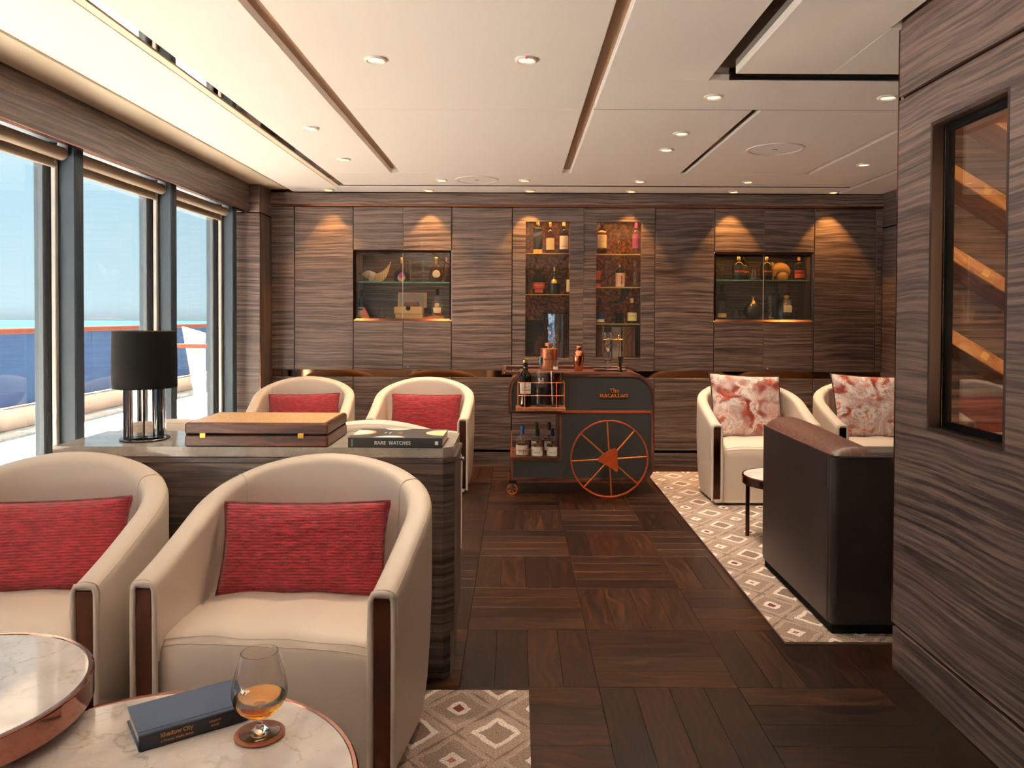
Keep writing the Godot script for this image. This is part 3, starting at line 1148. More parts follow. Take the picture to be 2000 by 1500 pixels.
# ---------- ceiling lamps ----------
func downlight(at: Vector2, label: String, wash: bool, tilt := 0.0) -> void:
	var d := thing("downlight", label, "ceiling light", Vector3(at.x, CEIL, at.y), 0, "wall washing downlights" if wash else "recessed ceiling downlights")
	var ring := MB.new()
	ring.lathe([Vector2(0.044, 0.0), Vector2(0.043, -0.005), Vector2(0.036, -0.009), Vector2(0.030, -0.006), Vector2(0.028, -0.001)], 28)
	obj("trim_ring", ring, M.white_metal, d)
	var lens := MB.new()
	lens.xf = Transform3D(Basis(Vector3(1, 0, 0.4).normalized(), tilt), Vector3(0, -0.003, 0))
	lens.lathe([Vector2(0.0, -0.006), Vector2(0.02, -0.005), Vector2(0.027, -0.001), Vector2(0.027, 0.002), Vector2(0, 0.002)], 24)
	obj("lamp_lens", lens, M.wash_glow if wash else M.lamp_glow, d)
	var s := SpotLight3D.new()
	s.name = "spot"
	s.spot_range = 8.0
	s.spot_attenuation = 2.0
	s.spot_angle = 37.0 if wash else 50.0
	s.spot_angle_attenuation = 0.35 if wash else 0.9
	s.light_color = Color(1.0, 0.72, 0.38) if wash else Color(1.0, 0.91, 0.80)
	s.light_energy = WASH_E if wash else DOWN_E
	s.light_size = 0.02
	s.shadow_enabled = true
	d.add_child(s)
	s.position = Vector3(0, -0.014, 0)
	s.rotation.x = -PI / 2


func build_lights() -> void:
	var L := [
		[-0.541, -2.93, "recessed downlight, left one of the pair in the large centre ceiling panel"], [0.03, -2.925, "recessed downlight with a tiny red dot in the large centre ceiling panel"],
		[-1.078, -4.007, "nearer of the two downlights in the narrow ceiling panel by the mirror slot"], [-1.083, -4.80, "farther of the two downlights in the narrow ceiling panel by the mirror slot"],
		[-0.547, -5.52, "downlight just left of the round speaker near the panelled wall"], [0.05, -5.52, "downlight just right of the round speaker near the panelled wall"],
		[0.863, -3.405, "downlight in the cross band of ceiling beside the open slot corner"], [1.627, -3.40, "downlight in the cross band of ceiling close to the right partition"],
		[0.865, -4.085, "nearer of the two downlights above the bar cart aisle"], [0.864, -4.483, "farther of the two downlights above the bar cart aisle"],
		[0.878, -5.537, "downlight in the far ceiling band right of the centre slot"], [1.655, -5.538, "downlight in the far ceiling band beyond the large round speaker"],
		[2.194, -4.89, "downlight in the rightmost ceiling panel by the dark slot"],
	]
	for l in L:
		downlight(Vector2(l[0], l[1]), l[2], false, 0.25)
	var led := MB.new()
	led.xf = Transform3D(Basis(), Vector3(0.0, -0.006, 0.04))
	led.lathe([Vector2(0, -0.006), Vector2(0.004, -0.004), Vector2(0.005, 0.002)], 12)
	obj("red_dot", led, M.red_led, get_node("downlight_001"))
	var w := [[-1.466, "wall washer nearest the wood pier"], [-0.69, "wall washer above the left display cabinet"], [0.096, "wall washer above the left tall bottle niche"], [0.882, "wall washer above the right tall bottle niche"], [1.677, "wall washer above the left half of the right display cabinet"], [2.449, "wall washer nearest the right end of the panelled wall"]]
	for l in w:
		downlight(Vector2(l[0], -5.975), l[1] + ", at the ceiling edge", true)
	for s in [[1.487, -4.456, 0.162, "large round flush speaker in the right ceiling panel"], [-0.29, -5.505, 0.155, "round flush speaker in the ceiling near the panelled wall"]]:
		var t := thing("ceiling_speaker", s[3], "speaker", Vector3(s[0], CEIL, s[1]))
		var ring := MB.new()
		ring.lathe([Vector2(s[2], 0), Vector2(s[2] - 0.002, -0.005), Vector2(s[2] - 0.016, -0.006), Vector2(s[2] - 0.018, -0.001)], 48)
		obj("rim", ring, M.white_metal, t)
		var gr := MB.new()
		gr.lathe([Vector2(0, -0.002), Vector2(s[2] - 0.019, -0.002), Vector2(s[2] - 0.018, 0)], 48)
		obj("grille", gr, M.ceiling_white, t)
		bx("badge", Vector3(-0.012, -0.004, -0.004), Vector3(0.012, -0.002, 0.004), M.gunmetal, t)


# ---------- tub chair ----------
const CH_W := 0.715
const CH_D := 0.57
const CH_ARM := 0.514
const CH_TOP := 0.747

func chair_plan(n: int) -> Array:
	# outer outline from the left arm front round the back to the right arm front: [point, inward normal, share of the way to the back]
	var pts := []
	var hw := CH_W * 0.5
	var hd := CH_D * 0.5
	var zc := -0.02
	var dense := []
	for i in 41:
		var t := i / 40.0
		dense.append(Vector2(-hw + 0.008 * (1.0 - t), lerpf(hd, zc, t)))
	for i in range(1, 161):
		var a := PI * i / 160.0
		var cx := -cos(a)
		var sz := sin(a)
		var e := 2.0 / 2.5
		dense.append(Vector2(signf(cx) * pow(absf(cx), e) * hw, zc - pow(sz, e) * (hd + zc)))
	for i in range(1, 41):
		var t := i / 40.0
		dense.append(Vector2(hw - 0.008 * t, lerpf(zc, hd, t)))
	var acc := [0.0]
	for i in range(1, dense.size()):
		acc.append(acc[-1] + (dense[i] - dense[i - 1]).length())
	var total: float = acc[-1]
	var j := 0
	for k in n + 1:
		var want := total * k / n
		while j < acc.size() - 2 and acc[j + 1] < want:
			j += 1
		var f: float = (want - acc[j]) / maxf(acc[j + 1] - acc[j], 1e-6)
		var p: Vector2 = dense[j].lerp(dense[j + 1], clampf(f, 0, 1))
		var d: Vector2 = (dense[mini(j + 2, dense.size() - 1)] - dense[maxi(j - 1, 0)]).normalized()
		var nn := Vector2(-d.y, d.x)
		if nn.dot(-p + Vector2(0, 0.12)) < 0: nn = -nn
		var u := 1.0 - absf(want / total * 2.0 - 1.0)
		pts.append([p, nn, u])
	return pts


func chair_top(u: float) -> float:
	var f := 0.55 * sin(u * PI / 2) + 0.45 * smoothstep(0.0, 1.0, u)
	return CH_ARM + (CH_TOP - CH_ARM) * f


func chair_section(p: Vector2, nn: Vector2, u: float) -> Array:
	# from the outer foot over the rounded top down to the seat, as 3D points
	var back := smoothstep(0.35, 0.95, u)
	var th := lerpf(0.072, 0.088, back)
	var h := chair_top(u)
	var r := th * 0.5
	var s := []
	s.append(Vector2(0.030, 0.018))
	s.append(Vector2(0.020, 0.06))
	s.append(Vector2(0.012, 0.13))
	s.append(Vector2(0.005, 0.24))
	s.append(Vector2(0.001, 0.35))
	s.append(Vector2(0.0, 0.42))
	var e := 2.0 / 2.6
	for k in 13:
		var a := PI * k / 12.0
		var cx := -cos(a)
		s.append(Vector2(r + signf(cx) * pow(absf(cx), e) * r, h - r + pow(sin(a), e) * r))
	var inn := back * 0.075
	for k in range(1, 6):
		var t := k / 5.0
		s.append(Vector2(th + inn * t * t * 0.6 + inn * t * 0.4, lerpf(h - r, 0.30, t)))
	var out := []
	for q in s:
		out.append(Vector3(p.x + nn.x * q.x, q.y, p.y + nn.y * q.x))
	return out


func make_chair(called: String, label: String) -> Node3D:
	var t := thing(called, label, "armchair", Vector3.ZERO, 0, "cream leather tub chairs")
	var plan := chair_plan(72)
	var rows := []
	for q in plan:
		rows.append(PackedVector3Array(chair_section(q[0], q[1], q[2])))
	var mb := MB.new()
	mb.grid(rows, false, false, false, Vector2(2.0, 1.3))
	# turn normals outward if the surface faces in
	var probe: Vector3 = mb.n[36 * rows[0].size() + 5]
	if probe.z > 0:
		for i in mb.n.size():
			mb.n[i] = -mb.n[i]
		var ni := PackedInt32Array()
		for i in range(0, mb.ix.size(), 3):
			ni.append(mb.ix[i]); ni.append(mb.ix[i + 2]); ni.append(mb.ix[i + 1])
		mb.ix = ni
	for e in [0, rows.size() - 1]:
		var poly := PackedVector2Array()
		for p in rows[e]:
			poly.append(Vector2(p.x, p.y))
		var last: Vector3 = rows[e][-1]
		poly.append(Vector2(last.x, 0.018))
		var tr := Geometry2D.triangulate_polygon(poly)
		var base := mb.v.size()
		for p in poly:
			mb.vert(Vector3(p.x, p.y, CH_D * 0.5), Vector3(0, 0, 1), p)
		for i in range(0, tr.size(), 3):
			mb.tri(base + tr[i], base + tr[i + 1], base + tr[i + 2])
	var shell := obj("shell", mb, M.cream_leather, t)
	# arm fronts: bronze inlay inside a leather welt
	for e in [0, rows.size() - 1]:
		var sec: PackedVector3Array = rows[e]
		var sg := -1.0 if e == 0 else 1.0
		var xo: float = absf(sec[8].x)
		var xa := xo - 0.014
		var xb := xo - 0.057
		var inlay := MB.new()
		inlay.box(Vector3(sg * (xa + xb) * 0.5, (0.04 + CH_ARM - 0.022) * 0.5, CH_D * 0.5), Vector3(xa - xb, CH_ARM - 0.022 - 0.04, 0.007), 0.002)
		obj("arm_inlay", inlay, M.bronze_dark, shell)
		var path := []
		for q in [[xo - 0.007, 0.03], [xo - 0.0062, 0.2], [xo - 0.006, 0.40], [xo - 0.007, CH_ARM - 0.028], [xo - 0.014, CH_ARM - 0.012], [xo - 0.036, CH_ARM - 0.0085], [xo - 0.058, CH_ARM - 0.012], [xo - 0.065, CH_ARM - 0.028], [xo - 0.066, 0.40], [xo - 0.066, 0.2], [xo - 0.066, 0.03]]:
			path.append(Vector3(sg * q[0], q[1], CH_D * 0.5 + 0.002))
		var welt := MB.new()
		welt.tube(path, 0.0075, 8)
		obj("arm_welt", welt, M.cream_leather, shell)
	# seams: along the outer shoulder and across the back
	for r in [[22, 0.0], [50, 0.0]]:
		var sec: PackedVector3Array = rows[r[0]]
		var path := []
		for k in range(4, sec.size()):
			var q := plan[r[0]][1] as Vector2
			path.append(sec[k] + Vector3(0, 0.0006, 0))
		var sm := MB.new()
		sm.tube(path, 0.0013, 5)
		obj("seam", sm, M.stitch, shell)
	var sh := []
	for i in rows.size():
		sh.append(rows[i][8].lerp(rows[i][9], 0.5))
	var sm2 := MB.new()
	sm2.tube(sh, 0.0012, 5)
	obj("seam", sm2, M.stitch, shell)
	# seat
	var srows := []
	var nx := 30
	for j in nx + 1:
		var u := j / float(nx) * 2.0 - 1.0
		var ex := pow(absf(u), 5.0)
		var x := u * 0.287
		var drop := ex * 0.022
		var pull := ex * 0.012
		var wob := 0.0025 * sin(u * 9.0) * (1.0 - ex)
		var pr := [Vector2(0.262, 0.02), Vector2(0.270, 0.10), Vector2(0.276, 0.20), Vector2(0.279, 0.29), Vector2(0.277, 0.328), Vector2(0.270, 0.351), Vector2(0.2655, 0.3545), Vector2(0.258, 0.3645), Vector2(0.236, 0.374), Vector2(0.16, 0.383), Vector2(0.06, 0.387), Vector2(-0.06, 0.385), Vector2(-0.16, 0.381), Vector2(-0.24, 0.378)]
		var row := PackedVector3Array()
		for k in pr.size():
			var q: Vector2 = pr[k]
			var bulge := (1.0 - u * u) * (0.010 if k > 7 and k < 13 else 0.0)
			var up := 1.0 if k > 4 else 0.35 * k / 4.0
			row.append(Vector3(x, q.y - drop * up + bulge + (wob if k > 6 else 0.0), q.x - pull * (1.0 if k < 8 else 0.2)))
		srows.append(row)
	var seat := MB.new()
	seat.grid(srows, false, false, true, Vector2(1.2, 1.2))
	var so := obj("seat", seat, M.cream_leather, t)
	for dy in [[5, 0.0016, M.cream_welt], [7, 0.0007, M.stitch]]:
		var path := []
		for row in srows:
			path.append(row[dy[0]] + Vector3(0, 0.0004, 0.0004))
		var wm := MB.new()
		wm.tube(path, dy[1], 5)
		obj("seat_seam", wm, dy[2], so)
	# closing panel under the shell and dark swivel base
	var bot := MB.new()
	var outl := PackedVector2Array()
	for q in plan:
		var p: Vector2 = q[0] + q[1] * 0.034
		outl.append(Vector2(p.x, p.y))
	bot.xf = Transform3D(Basis(Vector3.RIGHT, PI / 2), Vector3.ZERO)
	bot.prism(outl, -0.024, -0.017)
	obj("underside", bot, M.cream_welt, t)
	var bs := MB.new()
	bs.lathe(disc_prof(0.20, 0.018, 0.003), 32)
	obj("swivel_base", bs, M.black_frame, t)
	return t


func place_chair(proto: Node3D, first: bool, label: String, at: Vector3, turn: float) -> void:
	var c: Node3D = proto
	if not first:
		c = proto.duplicate()
		c.name = numbered("tub_chair")
		add_child(c)
	c.set_meta("label", label)
	c.position = at
	c.rotation.y = turn


# ---------- cushion ----------
func cushion_mb(w: float, h: float, th: float, pinch: float, sd: int, dent := 0.0) -> Array:
	var nz := FastNoiseLite.new()
	nz.seed = sd
	nz.frequency = 2.2
	var n := 34
	var front := []
	var back := []
	for j in n + 1:
		var v := j / float(n) * 2.0 - 1.0
		var rf := PackedVector3Array()
		var rb := PackedVector3Array()
		for i in n + 1:
			var u := i / float(n) * 2.0 - 1.0
			var x := u * w * 0.5 * (1.0 - pinch * (1.0 - v * v) * absf(u))
			var y := v * h * 0.5 * (1.0 - pinch * (1.0 - u * u) * absf(v))
			var k := pow(maxf(0.0, 1.0 - u * u), 0.42) * pow(maxf(0.0, 1.0 - v * v), 0.42)
			var wr := 1.0 + 0.10 * nz.get_noise_2d(u * 1.3, v * 1.3)
			var z := th * 0.5 * k * wr
			if dent > 0.0:
				z -= dent * k * exp(-u * u * 40.0) * smoothstep(-0.6, 0.9, v)
			rf.append(Vector3(x, y, z))
			rb.append(Vector3(x, y, -th * 0.5 * k))
		front.append(rf)
		back.append(rb)
	var mb := MB.new()
	mb.grid(front, false, false, false, Vector2(1, 1))
	mb.grid(back, false, false, true, Vector2(1, 1))
	var edge := []
	for i in n + 1: edge.append(front[0][i])
	for j in range(1, n + 1): edge.append(front[j][n])
	for i in range(n - 1, -1, -1): edge.append(front[n][i])
	for j in range(n - 1, -1, -1): edge.append(front[j][0])
	return [mb, edge]


func cushion(called: String, label: String, group: String, cover: Material, piping: Material, w: float, h: float, th: float, sd: int, base: Transform3D, at: Vector3, lean: float, roll := 0.0, turn := 0.0, dent := 0.0) -> void:
	var t := thing(called, label, "cushion", Vector3.ZERO, 0, group)
	var loc := Transform3D(Basis.from_euler(Vector3(-lean, turn, roll)), at)
	t.transform = base * loc
	var r := cushion_mb(w, h, th, 0.055, sd, dent)
	var cv := obj("cover", r[0], cover, t)
	var p := MB.new()
	p.tube(r[1], 0.0045, 6, true)
	obj("piping", p, piping, cv)


# ---------- furniture ----------
func build_furniture() -> void:
	rug("near_rug", "patterned lozenge rug under the near chairs, bottom of the picture", Vector2(-2.05, -2.417), Vector2(0.042, 1.6), Vector2(0.11, 0.02))
	rug("far_rug", "patterned lozenge rug under the sofa and the two right-hand chairs", Vector2(0.988, -5.86), Vector2(2.86, -2.79), Vector2(0.05, 0.12))

	var proto := make_chair("tub_chair", "")
	var spots := [
		["cream tub chair in the foreground with its right arm by the wooden console end", Vector3(-0.607, 0.012, -2.19), deg_to_rad(-6)],
		["cream tub chair cut off by the left edge, behind the higher round table", Vector3(-1.40, 0.012, -2.2), deg_to_rad(1)],
		["cream tub chair against the panelled wall next to the wood pier", Vector3(-1.515, 0, -5.42), deg_to_rad(5)],
		["cream tub chair against the panelled wall just left of the bar cart", Vector3(-0.66, 0, -5.42), deg_to_rad(-2)],
		["cream tub chair with its back to the console, behind the glass table lamp", Vector3(-1.47, 0, -3.555), PI],
		["cream tub chair with its back to the console, behind the black book", Vector3(-0.62, 0, -3.555), PI],
		["cream tub chair with agate print cushion beside the small far table", Vector3(1.57, 0.012, -5.095), deg_to_rad(0)],
		["cream tub chair partly hidden by the right partition, behind the leather sofa", Vector3(2.36, 0.012, -5.10), deg_to_rad(0)],
	]
	for i in spots.size():
		place_chair(proto, i == 0, spots[i][0], spots[i][1], spots[i][2])
	var cl := ["red knitted cushion in the foreground centre chair", "red knitted cushion in the chair cut off by the left edge", "red knitted cushion in the wall chair next to the wood pier", "red knitted cushion in the wall chair just left of the bar cart"]
	for i in 4:
		var b := Transform3D(Basis(Vector3.UP, spots[i][2]), spots[i][1])
		cushion("red_cushion", cl[i], "red knitted lumbar cushions", M.red_knit, M.red_knit, 0.50, 0.272, 0.12, 300 + i, b, Vector3([-0.02, 0.0, 0.0, 0.01][i], 0.502, -0.045), deg_to_rad(17), deg_to_rad([1.5, 1.5, 1.0, -0.5][i]), deg_to_rad([2, 3, 0, 0][i]), 0.012 if i == 2 else 0.0)
	var al := ["agate print square cushion in rust and cream on the chair by the small far table", "agate print square cushion with orange spots, cut off by the right partition"]
	for i in 2:
		var b := Transform3D(Basis(Vector3.UP, spots[6 + i][2]), spots[6 + i][1])
		cushion("agate_cushion", al[i], "agate print cushions", M.agate_a if i == 0 else M.agate_b, M.cushion_piping, 0.49, 0.44, 0.13, 320 + i, b, Vector3([-0.02, 0.02][i], 0.584, -0.08), deg_to_rad(20), deg_to_rad([-3, -3][i]), deg_to_rad(4))
	build_console()
	build_tables()
	build_sofa()


func rug(called: String, label: String, a: Vector2, b: Vector2, off: Vector2) -> void:
	var t := thing(called, label, "rug", Vector3((a.x + b.x) * 0.5, 0, (a.y + b.y) * 0.5))
	var s := b - a
	var mb := MB.new()
	mb.quad([Vector3(-s.x / 2, 0.0115, -s.y / 2), Vector3(s.x / 2, 0.0115, -s.y / 2), Vector3(s.x / 2, 0.0115, s.y / 2), Vector3(-s.x / 2, 0.0115, s.y / 2)], Vector3.UP, [off, Vector2(s.x, 0) + off, s + off, Vector2(0, s.y) + off])
	obj("pile", mb, M.rug, t)
	var e := MB.new()
	e.box(Vector3(0, 0.0055, 0), Vector3(s.x, 0.011, s.y), 0.003)
	obj("backing", e, M.rug_edge, t)


func build_console() -> void:
	var x0 := -1.52
	var x1 := -0.205
	var z0 := -2.845
	var z1 := -2.497
	var c := thing("console_table", "dark veneered console with a beige marble top between the chair groups", "console", Vector3(x0, 0, z1))
	var w := x1 - x0
	var d := z1 - z0
	var ch := 0.035
	var outl := func(inset: float) -> PackedVector2Array:
		return PackedVector2Array([Vector2(inset, -inset), Vector2(inset, -d + inset), Vector2(w - ch, -d + inset), Vector2(w - inset, -d + ch), Vector2(w - inset, -ch), Vector2(w - ch, -inset)])
	var flat := Transform3D(Basis(Vector3(1, 0, 0), Vector3(0, 0, 1), Vector3(0, -1, 0)), Vector3.ZERO)
	# outline (x, y=z) raised along y
	for part in [["plinth", 0.0, 0.15, M.veneer, 0.012], ["body", 0.156, 0.715, M.veneer, 0.0], ["top_rail", 0.718, 0.733, M.veneer, -0.006], ["marble_top", 0.735, 0.767, M.beige_marble, 0.004]]:
		var mb := MB.new()
		mb.xf = Transform3D(Basis(Vector3(1, 0, 0), Vector3(0, 0, 1), Vector3(0, 1, 0)), Vector3.ZERO)
		mb.prism(outl.call(part[4]), part[1], part[2], 3, Vector2(0.3, 0.2))
		obj(part[0], mb, part[3], c)
	bx("groove", Vector3(0.02, 0.14, -d + 0.02), Vector3(w - 0.04, 0.16, -0.02), M.black_frame, c)
	bx("end_trim", Vector3(w - 0.006, 0.16, -d + ch), Vector3(w + 0.001, 0.712, -ch), M.veneer, c, 0.001, 1, roff())
	var kn := MB.new()
	kn.xf = Transform3D(Basis(Vector3.FORWARD, PI / 2), Vector3(w + 0.001, 0.69, -0.22))
	kn.lathe([Vector2(0.004, 0), Vector2(0.004, 0.008), Vector2(0.009, 0.012), Vector2(0.009, 0.018), Vector2(0, 0.02)], 16)
	obj("knob", kn, M.steel, c)
	build_lamp(Vector3(-1.285, 0.767, -2.648))
	build_case_box()
	build_watch_book()


func build_lamp(at: Vector3) -> void:
	var t := thing("table_lamp", "table lamp with black drum shade on a fluted smoky glass base", "lamp", at)
	var foot := MB.new()
	foot.lathe(disc_prof(0.080, 0.007, 0.002), 48)
	obj("foot", foot, M.gunmetal, t)
	# fluted glass: eight rounded lobes in a ring
	var rows := []
	for j in 2:
		var y: float = [0.007, 0.183][j]
		var row := PackedVector3Array()
		for k in 161:
			var a := TAU * k / 160.0
			var r := 0.062 + 0.012 * absf(cos(a * 4.0)) - 0.004
			row.append(Vector3(cos(a) * r, y, sin(a) * r))
		rows.append(row)
	var gl := MB.new()
	gl.grid(rows, true, false, true)
	for j in 2:
		var pts := []
		for k in 160:
			pts.append(rows[j][k])
		gl.quad(pts, Vector3(0, -1 if j == 0 else 1, 0))
	obj("glass_base", gl, M.smoke_crystal, t)
	for k in 8:
		var a := TAU * (k + 0.5) / 8.0
		var rod := MB.new()
		rod.tube([Vector3(cos(a) * 0.0605, 0.007, sin(a) * 0.0605), Vector3(cos(a) * 0.0605, 0.183, sin(a) * 0.0605)], 0.0035, 6)
		obj("metal_rib", rod, M.gunmetal, t)
	var nk := MB.new()
	nk.lathe([Vector2(0.02, 0.183), Vector2(0.02, 0.2), Vector2(0.012, 0.21), Vector2(0.012, 0.27)], 20)
	obj("socket", nk, M.gunmetal, t)
	var sh := MB.new()
	sh.lathe([Vector2(0.104, 0.18), Vector2(0.1035, 0.28), Vector2(0.1015, 0.373), Vector2(0.0995, 0.374)], 64)
	var sho := obj("lamp_shade", sh, M.shade, t)
	var si := MB.new()
	si.lathe([Vector2(0.0995, 0.374), Vector2(0.101, 0.28), Vector2(0.102, 0.18), Vector2(0.104, 0.18)], 64)
	obj("shade_lining", si, M.shade_inner, sho)


func build_case_box() -> void:
	var t := thing("games_box", "walnut games box with burl wood lid and two brass clasps", "box", Vector3(-0.85, 0.767, -2.64))
	var w := 0.468
	var d := 0.285
	bx("lower_half", Vector3(-w / 2, 0, -d / 2), Vector3(w / 2, 0.0385, d / 2), M.walnut_box, t, 0.005, 0, roff())
	var lid := bx("lid", Vector3(-w / 2, 0.0405, -d / 2), Vector3(w / 2, 0.079, d / 2), M.walnut_box, t, 0.006, 0, roff())
	bx("joint", Vector3(-w / 2 + 0.004, 0.037, -d / 2 + 0.004), Vector3(w / 2 - 0.004, 0.042, d / 2 - 0.004), M.black_frame, t)
	bx("burl_inlay", Vector3(-w / 2 + 0.014, 0.078, -d / 2 + 0.014), Vector3(w / 2 - 0.014, 0.0797, d / 2 - 0.014), M.burl_pale, lid, 0.0006)
	for x in [-0.172, 0.147]:
		bx("clasp", Vector3(x - 0.010, 0.030, d / 2), Vector3(x + 0.010, 0.047, d / 2 + 0.006), M.gold, lid, 0.0015)


func build_watch_book() -> void:
	var t := thing("watch_book", "thick black book on watches lying on the marble console", "book", Vector3(-0.395, 0.767, -2.598), deg_to_rad(-1))
	var w := 0.309
	var d := 0.20
	var h := 0.033
	bx("pages", Vector3(-w / 2 + 0.004, 0.003, -d / 2 + 0.004), Vector3(w / 2 - 0.004, h - 0.003, d / 2 - 0.004), M.pages, t)
	bx("lower_cover", Vector3(-w / 2, 0, -d / 2), Vector3(w / 2, 0.003, d / 2), M.book_black, t, 0.0008)
	bx("upper_cover", Vector3(-w / 2, h - 0.003, -d / 2), Vector3(w / 2, h, d / 2), M.cover_grey, t, 0.0008)
	var spine := bx("spine", Vector3(-w / 2, 0.0, d / 2 - 0.004), Vector3(w / 2, h - 0.0002, d / 2), M.book_black, t, 0.001)
	text("title", "RARE  WATCHES", 0.118, Vector3(-0.008, h * 0.5, d / 2 + 0.0003), M.white_print, spine, 0.0006, false, true)
	var au := text("author", "PAUL MIQUEL", 0.024, Vector3(-w / 2 + 0.014, h * 0.5, d / 2 + 0.0003), M.white_print, spine, 0.0006, false)
	au.rotation.z = PI / 2
	bx("publisher_mark", Vector3(w / 2 - 0.024, h * 0.5 - 0.006, d / 2), Vector3(w / 2 - 0.013, h * 0.5 + 0.006, d / 2 + 0.0005), M.white_print, spine)
	# printed cover: watch dials at the edges and small type
	var level := [0.0003]
	var dial := func(called: String, c: Vector2, r: float, m: Material) -> void:
		var mb := MB.new()
		var pts := PackedVector2Array()
		for k in 40:
			var a := TAU * k / 40.0
			var p := c + Vector2(cos(a), sin(a)) * r
			p = p.clamp(Vector2(-w / 2 + 0.002, -d / 2 + 0.002), Vector2(w / 2 - 0.002, d / 2 - 0.005))
			if pts.size() == 0 or pts[-1].distance_to(p) > 0.0005:
				pts.append(p)
		mb.xf = Transform3D(Basis(Vector3(1, 0, 0), Vector3(0, 0, 1), Vector3(0, 1, 0)), Vector3.ZERO)
		mb.prism(pts, h, h + level[0])
		level[0] += 0.0002
		obj(called, mb, m, t)
	dial.call("printed_dial", Vector2(-0.145, -0.01), 0.062, M.gold_paint)
	dial.call("printed_dial", Vector2(-0.145, -0.01), 0.052, M.paper)
	dial.call("printed_dial", Vector2(0.145, -0.01), 0.058, M.paper_cream)
	dial.call("printed_dial", Vector2(-0.02, 0.115), 0.055, M.paper)
	dial.call("printed_dial", Vector2(-0.02, -0.115), 0.05, M.paper)
	for s in [[-0.093, -0.01, 0.02, 0.03], [0.098, -0.01, 0.018, 0.03]]:
		bx("printed_strap", Vector3(s[0] - s[2], h, s[1] - s[3]), Vector3(s[0] + s[2], h + 0.0002, s[1] + s[3]), M.walnut, t)
	for s in [["RARE", 0.022, -0.050], ["WATCHES", 0.034, -0.034]]:
		var o := text("cover_title", s[0], s[1], Vector3(s[2], h + 0.0004, -0.005), M.white_print, t, 0.0004, false, true)
		o.rotation = Vector3(-PI / 2, 0, PI / 2)
	for i in 3:
		bx("printed_line", Vector3(-0.008 + i * 0.006, h, -0.03), Vector3(-0.005 + i * 0.006, h + 0.0003, 0.02), M.gold_paint, t)


# ---------- round tables in front, right side table ----------
func marble_table(called: String, label: String, at: Vector3, r: float, hgt: float, rim: float, legs: Array) -> Node3D:
	var t := thing(called, label, "table", at)
	var rm := MB.new()
	rm.lathe([Vector2(r - 0.012, hgt - 0.0015), Vector2(r - 0.010, hgt + 0.0005), Vector2(r - 0.004, hgt + 0.001), Vector2(r - 0.001, hgt - 0.002), Vector2(r, hgt - 0.006), Vector2(r - 0.001, hgt - rim * 0.5), Vector2(r, hgt - rim + 0.004), Vector2(r - 0.002, hgt - rim), Vector2(r - 0.012, hgt - rim), Vector2(r - 0.012, hgt - rim + 0.006)], 96, 30)
	obj("rim", rm, M.bronze_rim, t)
	var tp := MB.new()
	var n := 96
	var pts := []
	var ts := []
	for k in n:
		var a := TAU * k / n
		pts.append(Vector3(cos(a) * (r - 0.011), hgt - 0.001, sin(a) * (r - 0.011)))
		ts.append(Vector2(cos(a), sin(a)) * r + Vector2(at.x * 1.7, at.z * 1.3))
	tp.quad(pts, Vector3.UP, ts)
	obj("marble_top", tp, M.calacatta, t)
	var un := MB.new()
	un.lathe([Vector2(r - 0.012, hgt - 0.004), Vector2(r - 0.012, hgt - rim + 0.006), Vector2(0, hgt - rim + 0.006)], 64)
	obj("under_panel", un, M.bronze_dark, t)
	for l in legs:
		var lg := MB.new()
		lg.tube([Vector3(l[0], 0.0, l[1]), Vector3(l[0], hgt - rim + 0.006, l[1])], 0.011, 14)
		obj("leg", lg, M.bronze_dark, t)
	return t


